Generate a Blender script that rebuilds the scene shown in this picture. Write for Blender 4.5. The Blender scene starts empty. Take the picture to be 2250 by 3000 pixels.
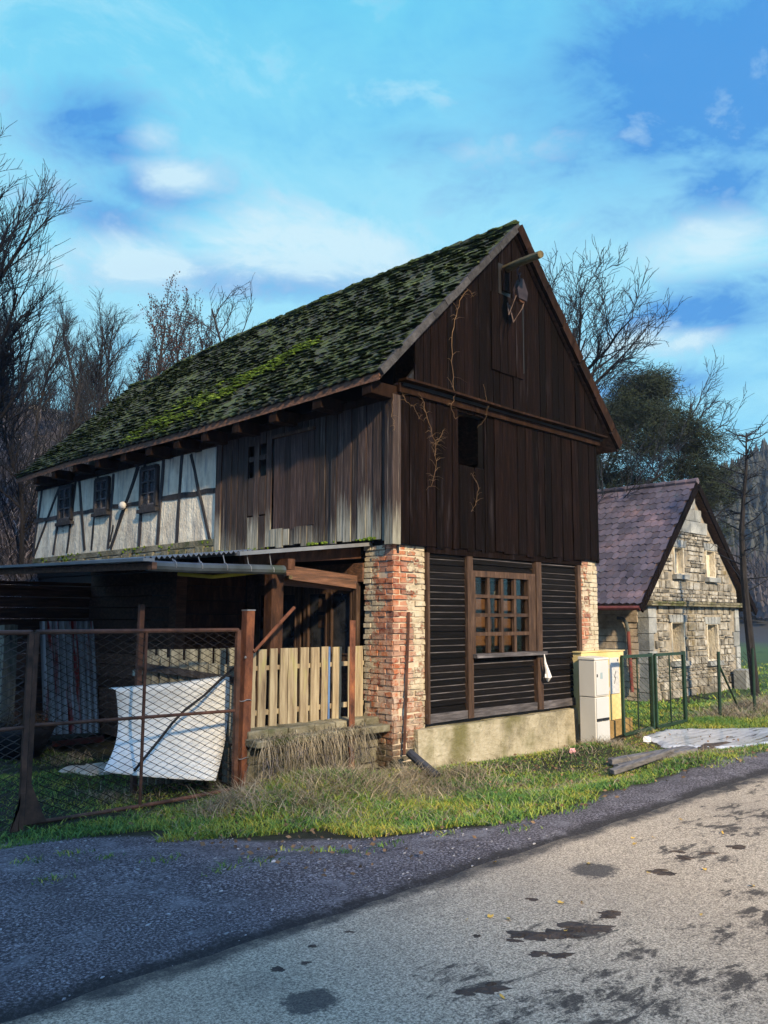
import bpy, bmesh, math, random
import numpy as np
from mathutils import Vector, Matrix
random.seed(7); NR = np.random.default_rng(7)
SC = bpy.context.scene
COL = SC.collection
R = math.radians

# ------------------------------------------------------------------ camera
K = 2250/1659.0; FPX = 2458.19; PIT, ROL, YAW = .1234, .0042, .7814
CAM = Vector((-7.1228, -7.0194, 1.65))
FW = Vector((math.cos(PIT)*math.sin(YAW), math.cos(PIT)*math.cos(YAW), math.sin(PIT)))
RT0 = Vector((math.cos(YAW), -math.sin(YAW), 0)); UP0 = RT0.cross(FW)
RT = math.cos(ROL)*RT0+math.sin(ROL)*UP0; UP = -math.sin(ROL)*RT0+math.cos(ROL)*UP0
cd = bpy.data.cameras.new('camera'); cam = bpy.data.objects.new('camera', cd); COL.objects.link(cam)
M4 = Matrix.Identity(4)
for i in range(3):
    M4[i][0] = RT[i]; M4[i][1] = UP[i]; M4[i][2] = -FW[i]; M4[i][3] = CAM[i]
cam.matrix_world = M4
cd.sensor_fit = 'VERTICAL'; cd.sensor_height = 36; cd.lens = 36*FPX/3000; cd.clip_end = 3000; cd.clip_start = .05
SC.camera = cam

def hit(x, y, ax, c):
    """point of the place seen at this spot of the picture, on the wall / floor plane ax = c"""
    d = FW+RT*((x*K-1125)/FPX)+UP*((1500-y*K)/FPX)
    i = 'XYZ'.index(ax); t = (c-CAM[i])/d[i]
    return CAM+d*t
def at(x, y, D):
    d = FW+RT*((x*K-1125)/FPX)+UP*((1500-y*K)/FPX)
    return CAM+d*D

# ------------------------------------------------------------------ materials
def new_mat(name):
    m = bpy.data.materials.new(name); m.use_nodes = True
    nt = m.node_tree; b = nt.nodes['Principled BSDF']
    return m, nt, b
def N(nt, t, **kw):
    n = nt.nodes.new(t)
    for k, v in kw.items():
        if k in ('op', 'operation'): n.operation = v
        elif hasattr(n, k) and not isinstance(v, (tuple, list)) : setattr(n, k, v)
        else: n.inputs[k].default_value = v
    return n
def L(nt, a, b): nt.links.new(a, b)
def ramp(nt, fac, stops, interp='LINEAR'):
    r = nt.nodes.new('ShaderNodeValToRGB'); r.color_ramp.interpolation = interp
    e = r.color_ramp.elements
    while len(e) > 1: e.remove(e[-1])
    e[0].position = stops[0][0]; e[0].color = (*stops[0][1], 1)
    for p, c in stops[1:]:
        q = e.new(p); q.color = (*c, 1)
    L(nt, fac, r.inputs[0]); return r.outputs[0]
def g(v): return (v, v, v)
def mix(nt, f, a, b, mode='MIX'):
    m = nt.nodes.new('ShaderNodeMix'); m.data_type = 'RGBA'; m.blend_type = mode
    for i, v in ((0, f), (6, a), (7, b)):
        if isinstance(v, (int, float)): m.inputs[i].default_value = v
        elif isinstance(v, tuple): m.inputs[i].default_value = (*v, 1)
        else: L(nt, v, m.inputs[i])
    return m.outputs[2]
def math_(nt, op, a, b=0.0, c=None, clamp=False):
    m = nt.nodes.new('ShaderNodeMath'); m.operation = op; m.use_clamp = clamp
    for i, v in enumerate((a, b, c)):
        if v is None: continue
        if isinstance(v, (int, float)): m.inputs[i].default_value = v
        else: L(nt, v, m.inputs[i])
    return m.outputs[0]
def pos(nt, scale=(1, 1, 1), rot=(0, 0, 0)):
    ge = nt.nodes.new('ShaderNodeNewGeometry')
    mp = nt.nodes.new('ShaderNodeMapping'); mp.inputs['Scale'].default_value = scale; mp.inputs['Rotation'].default_value = rot
    L(nt, ge.outputs['Position'], mp.inputs[0]); return mp.outputs[0], ge
def noise(nt, vec, scale, detail=6, rough=.6, dist=0):
    n = nt.nodes.new('ShaderNodeTexNoise'); n.inputs['Scale'].default_value = scale
    n.inputs['Detail'].default_value = detail; n.inputs['Roughness'].default_value = rough; n.inputs['Distortion'].default_value = dist
    L(nt, vec, n.inputs['Vector']); return n.outputs[0]
def bump(nt, b, h, strength, dist=.01):
    bp = nt.nodes.new('ShaderNodeBump'); bp.inputs['Strength'].default_value = strength; bp.inputs['Distance'].default_value = dist
    L(nt, h, bp.inputs['Height']); L(nt, bp.outputs[0], b.inputs['Normal']); return bp

def mk(name, stops, scale=4, stretch=(1, 1, 1), rough=.85, bmp=.4, bd=.01, isl=.25, patch=None, detail=7, nr=.65, metal=0, spec=.3, fine=None):
    """stops: colour ramp over a stretched noise; isl: brightness spread per board/stone/leaf; patch: (scale, lo, hi, colour) wear"""
    m, nt, b = new_mat(name)
    v, ge = pos(nt, stretch)
    n = noise(nt, v, scale, detail, nr)
    c = ramp(nt, n, stops)
    if isl:
        k = math_(nt, 'MULTIPLY_ADD', ge.outputs['Random Per Island'], 2*isl, 1-isl)
        cm = nt.nodes.new('ShaderNodeVectorMath'); cm.operation = 'SCALE'; L(nt, c, cm.inputs[0]); L(nt, k, cm.inputs[3]); c = cm.outputs[0]
    if patch:
        pv, _ = pos(nt, patch[4] if len(patch) > 4 else (1, 1, 1))
        pn = noise(nt, pv, patch[0], 5, .6)
        f = ramp(nt, pn, [(patch[1], g(0)), (patch[2], g(1))])
        c = mix(nt, f, c, patch[3])
    L(nt, c, b.inputs['Base Color'])
    b.inputs['Roughness'].default_value = rough; b.inputs['Metallic'].default_value = metal; b.inputs['Specular IOR Level'].default_value = spec
    if bmp:
        h = n
        if fine: h = math_(nt, 'ADD', n, noise(nt, v, fine, 4))
        bump(nt, b, h, bmp, bd)
    return m

GR = (14, 14, .9)    # grain: stretched along z
MT = {}
MT['plank_dark'] = mk('dark_stained_planks', spec=.08, stops=[(.3, (0.0013, 0.0006, 0.0006)), (.5, (0.0035, 0.0016, 0.0014)), (.72, (0.01, 0.0048, 0.0038))], scale=2.5, stretch=GR, rough=.9, bmp=.7, bd=.02, isl=.6, patch=(1.6, .58, .76, (.022, .018, .022), (9, 9, .7)))
MT['wood_red'] = mk('reddish_brown_timber', [(.3, (0.0202, 0.0087, 0.0058)), (.55, (0.065, 0.0275, 0.0145)), (.75, (0.13, 0.0607, 0.0347))], 2.2, (6, 6, 2), .8, .6, .02, .4)
MT['wood_shed'] = mk('shed_boards', [(.3, (0.0396, 0.0264, 0.0231)), (.55, (0.1155, 0.0594, 0.0396)), (.75, (0.198, 0.1056, 0.0726))], 2.2, (1.2, 6, 12), .8, .6, .02, .5)
MT['frame_dark'] = mk('weathered_brown_frame', [(.3, (.02, .011, .008)), (.55, (.055, .032, .022)), (.75, (.12, .08, .058))], 2.5, (9, 9, 1.4), .8, .6, .02, .3)
MT['slat'] = mk('tarred_slats', [(.3, (0.0011, 0.001, 0.0011)), (.55, (0.0033, 0.0028, 0.0033)), (.8, (0.0099, 0.0077, 0.0083))], 2.5, (1.0, 14, 14), .8, .5, .01, .5, spec=.1)
MT['slat_edge'] = mk('lit_edges_pale_wood', [(.3, (.012, .011, .013)), (.55, (.08, .075, .085)), (.8, (.22, .21, .23))], 3, (1.0, 10, 10), .7, .3, .01, .5)  # lit slat tops as pale colour; also plain rails, sash and sills
MT['timber_blue'] = mk('grey_halftimber', [(.3, (0.0108, 0.0108, 0.0144)), (.55, (0.0315, 0.0306, 0.036)), (.75, (0.0765, 0.0765, 0.081))], 2.5, (9, 9, 1.2), .85, .6, .02, .35)
MT['plaster'] = mk('old_lime_plaster', [(.25, (.26, .23, .2)), (.42, (.54, .49, .41)), (.6, (.7, .66, .56)), (.8, (.77, .74, .66))], 2.0, (1.6, 1.6, 1), .95, .9, .03, .06, (2.4, .5, .7, (.3, .31, .31), (4, 4, .5)), fine=14)
MT['plinth'] = mk('mossy_concrete', [(.3, (.13, .12, .085)), (.5, (.32, .295, .225)), (.7, (.43, .405, .33))], 2.2, (1, 1, 1), .95, .9, .03, .0, (1.4, .5, .68, (.13, .125, .06)), fine=18)
MT['rust'] = mk('rusty_steel', [(.3, (0.0375, 0.0163, 0.0125)), (.5, (0.1375, 0.0525, 0.03)), (.68, (0.25, 0.0938, 0.0438)), (.82, (0.275, 0.1875, 0.05))], 5, (2, 2, .9), .8, .5, .006, .15, fine=40)
MT['rust_dark'] = mk('dark_rusted_tube', [(.3, (0.024, 0.014, 0.012)), (.55, (0.1, 0.048, 0.034)), (.8, (0.2, 0.09, 0.056))], 6, (1, 1, 1), .75, .5, .005, .15, fine=40)
MT['wire'] = mk('rusty_wire', [(.3, (.015, .012, .012)), (.7, (.06, .045, .04))], 8, (1, 1, 1), .6, 0, isl=.3, metal=.4)
MT['picket'] = mk('raw_pine_pickets', [(.25, (.09, .065, .042)), (.42, (.25, .2, .135)), (.6, (.4, .345, .24)), (.8, (.5, .455, .35))], 2.2, (9, 9, .8), .85, .5, .01, .25, (2.0, .6, .8, (.30, .31, .1), (4, 4, .8)))
MT['picket_grey'] = mk('greyed_pickets', [(.25, (0.0875, 0.0875, 0.075)), (.5, (0.2375, 0.2375, 0.2)), (.75, (0.4, 0.4, 0.35))], 2.2, (9, 9, .8), .9, .5, .01, .35, (2.5, .55, .7, (.03, .04, .05), (3, 3, .7)))
MT['stone_slab'] = mk('mossy_stone', [(.3, (.06, .06, .04)), (.5, (.16, .15, .11)), (.7, (.26, .25, .2))], 3, (1, 1, 1), .95, .8, .03, .2, (1.7, .52, .68, (.04, .055, .012)), fine=20)
MT['white_sheet'] = mk('dull_white_sheet', [(.25, (.5, .53, .55)), (.5, (.74, .76, .77)), (.75, (.83, .84, .84))], 1.6, (1, 1, 1), .5, .6, .05, 0, (2.2, .55, .72, (.36, .37, .37)), fine=9)
MT['sheet_metal'] = mk('zinc_sheet', [(.3, (0.2875, 0.3019, 0.345)), (.55, (0.5175, 0.5463, 0.6038)), (.8, (0.7188, 0.7475, 0.7906))], 2, (2, 2, .6), .45, .2, .01, .1, (1.8, .53, .6, (.36, .03, .025), (5, .3, .3)), metal=.0)
MT['zinc_roof'] = mk('dull_zinc_roof', [(.3, (.08, .085, .1)), (.7, (.2, .215, .25))], 3, (1, 1, 1), .5, .2, .01, .1)
MT['flashing'] = mk('painted_flashing', [(.3, (0.165, 0.176, 0.198)), (.7, (0.275, 0.286, 0.308))], 3, (1, 1, 1), .4, .2, .01, .1, metal=.3)
MT['cabinet'] = mk('cabinet_plastic', [(.3, (.5, .495, .48)), (.7, (.58, .575, .56))], 1.3, (1, 1, .5), .45, .04, .004, .02, (2.5, .62, .85, (.45, .42, .36), (2, 2, .5)))
MT['cabinet_door'] = mk('cabinet_door_plastic', [(.3, (.44, .46, .49)), (.7, (.52, .54, .57))], 1.3, (1, 1, .5), .42, .04, .004, .02)
MT['black'] = mk('black_rubber', [(.3, (.008, .008, .01)), (.7, (.02, .02, .022))], 6, (1, 1, 1), .5, .1, .004, .1)
MT['render_yellow'] = mk('yellow_render', [(.3, (.42, .33, .13)), (.5, (.58, .47, .22)), (.7, (.64, .54, .3))], 1.7, (1, 1, .7), .9, .5, .01, 0, (1.3, .55, .75, (.45, .36, .2)), fine=60)
MT['brown_base'] = mk('stained_base', [(.3, (.12, .075, .03)), (.55, (.25, .17, .07)), (.8, (.36, .27, .14))], 2.2, (1, 1, 1), .95, .7, .02, 0, fine=25)
MT['green_paint'] = mk('dark_green_paint', [(.3, (.008, .02, .014)), (.7, (.022, .05, .032))], 3, (1, 1, 1), .35, .1, .004, .1)
MT['rubble'] = mk('rubble_stone', [(.25, (.085, .08, .072)), (.42, (.19, .182, .165)), (.6, (.31, .305, .29)), (.8, (.42, .42, .415))], 2.6, (1, 1, 1.6), .95, .8, .03, .55, (.9, .56, .75, (.17, .13, .06)), fine=18)
MT['dressed'] = mk('grey_dressed_stone', [(.3, (.13, .145, .16)), (.55, (.24, .26, .28)), (.8, (.36, .38, .39))], 2.6, (1, 1, 1), .95, .6, .02, .25, fine=18)
MT['mortar'] = mk('mortar', [(.3, (.17, .155, .13)), (.7, (.34, .315, .275))], 5, (1, 1, 1), .95, .6, .02, 0)
MT['lime_mortar'] = mk('lime_mortar', [(.3, (.3, .25, .2)), (.7, (.6, .52, .42))], 5, (1, 1, 1), .95, .6, .02, 0)
MT['bark'] = mk('bark', [(.3, (.008, .008, .01)), (.6, (.022, .02, .022)), (.8, (.05, .045, .045))], 3, (4, 4, 1), .95, .6, .03, .2)
MT['twig'] = mk('twigs', [(.3, (.006, .008, .013)), (.7, (.017, .021, .03))], 2, (1, 1, 1), .95, 0, isl=.4)
MT['twig_pale'] = mk('pale_twigs', [(.3, (.05, .045, .05)), (.7, (.16, .14, .14))], 2, (1, 1, 1), .95, 0, isl=.5)
MT['dead_leaf'] = mk('withered_leaves', [(.3, (.03, .016, .016)), (.7, (.07, .035, .03))], 3, (1, 1, 1), .9, 0, isl=.5)
MT['needle'] = mk('pine_needles', [(.3, (0.0066, 0.0121, 0.0066)), (.55, (0.0165, 0.0275, 0.0121)), (.8, (0.033, 0.0468, 0.022))], .8, (1, 1, 1), .8, 0, isl=.5)
MT['far_wood'] = mk('far_forest', [(.3, (0.0175, 0.0224, 0.0245)), (.55, (0.035, 0.0406, 0.0406)), (.8, (0.0595, 0.063, 0.063))], .06, (1, 1, 1), .95, 0, isl=.5)
MT['far_bare'] = mk('far_bare_wood', [(.3, (0.036, 0.0338, 0.0405)), (.7, (0.0675, 0.063, 0.0765))], .1, (1, 1, 1), .95, 0, isl=.4)
MT['vine'] = mk('dry_vine', [(.3, (.05, .028, .018)), (.7, (.15, .1, .06))], 4, (1, 1, 1), .9, 0, isl=.3)
MT['yellow_leaf'] = mk('fallen_leaf', [(.3, (.35, .2, .04)), (.7, (.6, .42, .1))], 8, (1, 1, 1), .8, 0, isl=.5)
MT['litter'] = mk('leaf_litter', [(.3, (.06, .035, .02)), (.7, (.2, .13, .075))], 8, (1, 1, 1), .9, 0, isl=.5)
MT['mud'] = mk('wet_mud', [(.3, (0.027, 0.021, 0.018)), (.7, (0.09, 0.0675, 0.0525))], 8, (1, 1, 1), .8, .8, .03, .3, fine=40)
MT['yellow_pole'] = mk('yellow_painted_pole', [(.3, (.36, .3, .03)), (.7, (.6, .5, .07))], 4, (1, 1, 1), .6, .1, .004, 0)
MT['log'] = mk('debarked_log', [(.3, (0.0536, 0.0413, 0.0206)), (.6, (0.132, 0.1072, 0.0536)), (.8, (0.1733, 0.1485, 0.0825))], 3, (6, .8, 6), .85, .5, .01, 0)
MT['block'] = mk('brown_clay_block', [(.3, (0.0932, 0.0424, 0.0169)), (.7, (0.1779, 0.089, 0.0382))], 4, (1, 1, 1), .9, .5, .01, .3, fine=30)
MT['grey_pole'] = mk('grey_old_poles', [(.3, (.05, .05, .055)), (.7, (.2, .2, .22))], 3, (.8, 8, 8), .8, .5, .01, .3)
MT['rope'] = mk('rope', [(.3, (0.06, 0.04, 0.035)), (.7, (0.14, 0.1, 0.085))], 20, (1, 1, 1), .95, .4, .004, 0)
MT['iron'] = mk('old_iron', [(.3, (0.0126, 0.0092, 0.0126)), (.7, (0.0504, 0.0357, 0.042))], 8, (1, 1, 1), .6, .4, .006, .1, metal=.3)
MT['plastic_bag'] = mk('white_plastic_film', [(.3, (.6, .6, .62)), (.7, (.8, .8, .82))], 6, (1, 1, 1), .4, .5, .02, .1)
MT['gutter'] = mk('zinc_gutter', [(.3, (.04, .05, .055)), (.7, (.1, .12, .14))], 3, (1, 1, 1), .5, .3, .006, .1, (2, .52, .7, (.04, .055, .025)), metal=.2)
MT['red_paint'] = mk('red_oxide_paint', [(.3, (.08, .02, .02)), (.7, (.2, .06, .05))], 4, (1, 1, 1), .6, .2, .006, .1)
MT['pebble'] = mk('pale_pebbles', [(.3, (.12, .12, .13)), (.7, (.42, .42, .44))], 9, (1, 1, 1), .7, 0, isl=.4)
MT['tub'] = mk('dark_tub', [(.3, (.012, .014, .02)), (.7, (.04, .045, .06))], 4, (1, 1, 1), .5, .2, .01, 0)

MT['beam_dark'] = mk('dark_brown_beams', [(.3, (0.0063, 0.0031, 0.0021)), (.55, (0.0178, 0.0084, 0.0052)), (.75, (0.0393, 0.021, 0.0136))], 2.2, (6, 6, 2), .85, .6, .02, .4, spec=.1)
MT['hatch'] = mk('hatch_boards', [(.3, (.012, .008, .009)), (.52, (.034, .022, .022)), (.75, (.08, .058, .056))], 2.5, GR, .85, .7, .02, .4)
def grass_mat(name, cols, spread, rough=.6):
    m, nt, b = new_mat(name)
    v, ge = pos(nt)
    n = noise(nt, v, spread, 3, .6)
    f = math_(nt, 'MULTIPLY_ADD', ge.outputs['Random Per Island'], .45, math_(nt, 'MULTIPLY_ADD', n, 1.3, -.35), clamp=True)
    L(nt, ramp(nt, f, cols), b.inputs['Base Color']); b.inputs['Roughness'].default_value = rough; b.inputs['Specular IOR Level'].default_value = .35
    return m
MT['grass'] = grass_mat('green_grass', [(.1, (.022, .075, .022)), (.4, (.06, .16, .03)), (.62, (.17, .26, .035)), (.9, (.42, .36, .06))], 1.3)
MT['grass_dry'] = grass_mat('straw_grass', [(.1, (.07, .065, .05)), (.5, (.2, .17, .12)), (.9, (.42, .36, .26))], 2)
MT['bramble'] = grass_mat('bramble_stems', [(.1, (.05, .046, .052)), (.5, (.17, .15, .165)), (.9, (.5, .45, .46))], .7, .9)

def glass_dark():
    m, nt, b = new_mat('dusty_glass'); v, ge = pos(nt)
    L(nt, ramp(nt, noise(nt, v, 5, 4), [(.35, (.012, .014, .018)), (.7, (.045, .05, .06))]), b.inputs['Base Color'])
    b.inputs['Roughness'].default_value = .16; b.inputs['Specular IOR Level'].default_value = .5
    return m
MT['glass'] = glass_dark()

def clear_glass():
    m, nt, b = new_mat('old_window_glass'); nt.nodes.remove(b); t = nt.nodes.new('ShaderNodeBsdfTransparent'); t.inputs[0].default_value = (.9, .9, .88, 1); gl_ = nt.nodes.new('ShaderNodeBsdfGlossy'); gl_.inputs['Roughness'].default_value = .12
    mx_ = nt.nodes.new('ShaderNodeMixShader'); fr = nt.nodes.new('ShaderNodeFresnel'); fr.inputs[0].default_value = 1.2; L(nt, fr.outputs[0], mx_.inputs[0]); L(nt, t.outputs[0], mx_.inputs[1]); L(nt, gl_.outputs[0], mx_.inputs[2]); L(nt, mx_.outputs[0], nt.nodes['Material Output'].inputs[0]); return m
MT['clear_glass'] = clear_glass()
def moss_roof():
    m, nt, b = new_mat('mossy_tiles'); v, ge = pos(nt)
    n1 = noise(nt, v, 22, 6, .7); n2 = noise(nt, v, 1.1, 4, .6)
    sp, _ = pos(nt, (1, .55, 1)); n3 = noise(nt, sp, 5, 5, .7)
    f = math_(nt, 'ADD', math_(nt, 'MULTIPLY', n1, .55), math_(nt, 'MULTIPLY_ADD', n3, .55, math_(nt, 'MULTIPLY_ADD', ge.outputs['Random Per Island'], .16, -.12)))
    c = ramp(nt, f, [(.34, (.034, .041, .042)), (.46, (.052, .061, .056)), (.54, (.055, .077, .04)), (.66, (.08, .112, .045)), (.8, (.2, .22, .18))])
    L(nt, c, b.inputs['Base Color']); b.inputs['Roughness'].default_value = .95; b.inputs['Specular IOR Level'].default_value = .15
    bump(nt, b, math_(nt, 'ADD', n1, n3), .6, .03)
    return m
MT['moss_roof'] = moss_roof()
MT['moss'] = mk('moss_cushion', [(.3, (0.0194, 0.0316, 0.017)), (.5, (0.0413, 0.0632, 0.0243)), (.7, (0.0705, 0.1033, 0.0316)), (.85, (0.1215, 0.158, 0.0608))], 3.2, (1, 1, 1), 1, .8, .03, .5, spec=.1, fine=60)
MT['moss_bright'] = mk('bright_moss', [(.3, (0.045, 0.081, 0.0135)), (.5, (0.108, 0.171, 0.0225)), (.75, (0.198, 0.27, 0.045))], 4, (1, 1, 1), 1, .8, .03, .4, spec=.1, fine=60)
MT['tile'] = mk('clay_tiles', [(.3, (.045, .04, .06)), (.5, (.08, .07, .095)), (.64, (.13, .095, .115)), (.8, (.3, .19, .19))], .75, (1, 1.2, 1.6), .75, .4, .01, .35, (3, .58, .75, (.07, .085, .11)), fine=30)

def side_boards():
    """boards with bleached feet and pale runs of weathering"""
    m, nt, b = new_mat('bleached_boards'); v, ge = pos(nt, GR)
    n = noise(nt, v, 2.5, 7, .65)
    c = ramp(nt, n, [(.3, (.008, .005, .006)), (.52, (.026, .015, .014)), (.75, (.085, .058, .052))])
    pv, _ = pos(nt, (1, 1, 1)); sep = nt.nodes.new('ShaderNodeSeparateXYZ'); L(nt, pv, sep.inputs[0])
    isl = ge.outputs['Random Per Island']
    # the bleached foot of each board ends at its own height
    hgt = math_(nt, 'MULTIPLY_ADD', isl, .55, 2.72)
    foot = math_(nt, 'DIVIDE', math_(nt, 'SUBTRACT', hgt, sep.outputs[2]), .4)
    ss, _ = pos(nt, (20, 20, 1.1)); st = noise(nt, ss, 2, 5, .7)
    f = math_(nt, 'ADD', foot, math_(nt, 'MULTIPLY_ADD', st, 2.2, -1.15), clamp=True)
    pale = ramp(nt, st, [(.3, (.1, .105, .085)), (.5, (.23, .235, .2)), (.7, (.38, .38, .35))])
    c = mix(nt, math_(nt, 'MULTIPLY', f, .75), c, pale)
    e, _ = pos(nt, (26, 26, .5)); er = ramp(nt, noise(nt, e, 1.6, 4, .6), [(.62, g(0)), (.72, g(1))])
    c = mix(nt, math_(nt, 'MULTIPLY', er, .55), c, (.33, .3, .27))
    k = math_(nt, 'MULTIPLY_ADD', isl, .8, .6)
    sc = nt.nodes.new('ShaderNodeVectorMath'); sc.operation = 'SCALE'; L(nt, c, sc.inputs[0]); L(nt, k, sc.inputs[3])
    L(nt, sc.outputs[0], b.inputs['Base Color']); b.inputs['Roughness'].default_value = .85
    bump(nt, b, n, .7, .02)
    return m
MT['side_boards'] = side_boards()

def pier_mat(name, x0, bias):
    m, nt, b = new_mat(name); v, ge = pos(nt)
    isl = ge.outputs['Random Per Island']
    n = noise(nt, v, 9, 6, .7)
    brick = ramp(nt, math_(nt, 'MULTIPLY_ADD', isl, .6, math_(nt, 'MULTIPLY', n, .4)), [(.2, (.13, .032, .018)), (.45, (.27, .07, .03)), (.7, (.36, .12, .05)), (.9, (.17, .06, .045))])
    sep = nt.nodes.new('ShaderNodeSeparateXYZ'); L(nt, v, sep.inputs[0])
    low = math_(nt, 'MULTIPLY_ADD', sep.outputs[2], -.9, 1.5, clamp=True)       # lower down only a thin lime wash is left
    w1 = ramp(nt, noise(nt, v, 7, 8, .78), [(.41, g(0)), (.53, g(1))])
    c = mix(nt, math_(nt, 'MULTIPLY', w1, math_(nt, 'MULTIPLY_ADD', low, .55, .32)), brick, (.46, .37, .31))
    d = math_(nt, 'MAXIMUM', math_(nt, 'SUBTRACT', sep.outputs[0], x0), sep.outputs[1])
    f = math_(nt, 'ADD', math_(nt, 'MULTIPLY_ADD', noise(nt, v, 3.2, 8, .72), 3.0, -1.5), math_(nt, 'MULTIPLY_ADD', d, 1.5, bias))
    f = math_(nt, 'ADD', f, math_(nt, 'MULTIPLY', sep.outputs[2], .13))
    f = math_(nt, 'MULTIPLY', f, 9, clamp=True)
    pl = ramp(nt, noise(nt, v, 6, 7, .7), [(.3, (.24, .205, .15)), (.5, (.43, .385, .3)), (.7, (.52, .485, .41))])
    c = mix(nt, f, c, pl)
    dirt = math_(nt, 'ADD', math_(nt, 'MULTIPLY_ADD', sep.outputs[2], -1.3, .75), math_(nt, 'MULTIPLY_ADD', noise(nt, v, 5, 6, .7), 1.9, -.85), clamp=True)
    c = mix(nt, dirt, c, (.03, .03, .016))
    L(nt, c, b.inputs['Base Color']); b.inputs['Roughness'].default_value = .95
    bump(nt, b, math_(nt, 'ADD', n, math_(nt, 'MULTIPLY', f, .5)), .9, .02)
    return m
MT['pier'] = pier_mat('limewashed_brick', 0, -.66)
MT['pier_pale'] = pier_mat('pale_plastered_brick', 4.06, -.42)
MT['weathered'] = mk('silvery_weathered_board', [(.3, (0.018, 0.018, 0.0216)), (.55, (0.0432, 0.0432, 0.0486)), (.8, (0.0792, 0.0792, 0.0864))], 3, (5, 2, 5), .85, .7, .02, .4)
MT['pier_plaster'] = mk('yellowed_plaster', [(.25, (.4, .3, .15)), (.5, (.6, .47, .27)), (.75, (.66, .56, .38))], 2.6, (1, 1, 1), .95, .8, .02, .1, (3, .6, .72, (.36, .3, .22)), fine=30)

def road_mat():
    m, nt, b = new_mat('dusty_asphalt'); v, ge = pos(nt)
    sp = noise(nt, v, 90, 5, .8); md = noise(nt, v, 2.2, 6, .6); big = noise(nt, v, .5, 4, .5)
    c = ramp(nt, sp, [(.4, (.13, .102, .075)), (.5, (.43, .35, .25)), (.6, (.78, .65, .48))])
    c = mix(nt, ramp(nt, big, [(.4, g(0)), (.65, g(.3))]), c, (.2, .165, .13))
    st, _ = pos(nt, (1.5, 3.6, 1), (0, 0, .62)); sn = noise(nt, st, 2.6, 10, .74, .4)
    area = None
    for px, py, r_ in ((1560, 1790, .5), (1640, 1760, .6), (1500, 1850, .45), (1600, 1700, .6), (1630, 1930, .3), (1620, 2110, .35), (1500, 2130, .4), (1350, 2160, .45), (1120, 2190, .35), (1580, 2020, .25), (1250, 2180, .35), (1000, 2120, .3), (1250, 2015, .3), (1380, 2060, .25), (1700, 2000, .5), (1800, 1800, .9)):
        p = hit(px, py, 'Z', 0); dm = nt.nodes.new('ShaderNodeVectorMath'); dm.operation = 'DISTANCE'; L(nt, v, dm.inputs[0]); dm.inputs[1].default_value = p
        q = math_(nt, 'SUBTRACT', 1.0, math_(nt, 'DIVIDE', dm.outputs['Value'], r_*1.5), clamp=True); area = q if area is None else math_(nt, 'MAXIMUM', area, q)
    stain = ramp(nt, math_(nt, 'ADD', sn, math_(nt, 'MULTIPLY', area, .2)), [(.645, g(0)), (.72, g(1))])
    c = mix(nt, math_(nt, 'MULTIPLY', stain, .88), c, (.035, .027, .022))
    d2 = ramp(nt, noise(nt, v, 9, 4, .7), [(.66, g(0)), (.7, g(1))])
    c = mix(nt, math_(nt, 'MULTIPLY', d2, .4), c, (.05, .04, .032))
    ed = nt.nodes.new('ShaderNodeSeparateXYZ'); L(nt, v, ed.inputs[0])
    y = math_(nt, 'ADD', ed.outputs[1], math_(nt, 'MULTIPLY_ADD', noise(nt, v, 2.4, 5, .7), .3, -.15))
    near = math_(nt, 'MULTIPLY_ADD', math_(nt, 'ABSOLUTE', math_(nt, 'ADD', y, 3.36)), -11, 1.45, clamp=True)
    near = math_(nt, 'MULTIPLY', near, ramp(nt, noise(nt, v, 7, 5, .7), [(.3, g(.6)), (.6, g(1))]))
    c = mix(nt, math_(nt, 'MULTIPLY', near, .93), c, (.028, .026, .026))
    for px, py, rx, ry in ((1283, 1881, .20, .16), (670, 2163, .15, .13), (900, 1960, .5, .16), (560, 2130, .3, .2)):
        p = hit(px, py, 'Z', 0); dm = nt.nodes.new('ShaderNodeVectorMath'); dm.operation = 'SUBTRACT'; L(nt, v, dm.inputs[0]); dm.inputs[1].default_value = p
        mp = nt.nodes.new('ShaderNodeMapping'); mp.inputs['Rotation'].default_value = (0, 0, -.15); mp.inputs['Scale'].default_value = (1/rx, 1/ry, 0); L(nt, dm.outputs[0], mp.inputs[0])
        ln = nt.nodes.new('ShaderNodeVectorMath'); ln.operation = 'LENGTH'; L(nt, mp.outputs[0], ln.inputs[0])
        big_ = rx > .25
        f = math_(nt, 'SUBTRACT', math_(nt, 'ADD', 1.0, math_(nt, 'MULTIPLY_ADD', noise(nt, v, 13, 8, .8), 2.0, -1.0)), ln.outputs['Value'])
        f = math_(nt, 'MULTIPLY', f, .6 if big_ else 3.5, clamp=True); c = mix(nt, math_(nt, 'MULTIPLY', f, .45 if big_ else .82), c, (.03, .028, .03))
    L(nt, c, b.inputs['Base Color']); b.inputs['Roughness'].default_value = .8; b.inputs['Specular IOR Level'].default_value = .35
    bump(nt, b, math_(nt, 'ADD', sp, math_(nt, 'MULTIPLY', md, .6)), .8, .012)
    return m
MT['road'] = road_mat()
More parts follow.
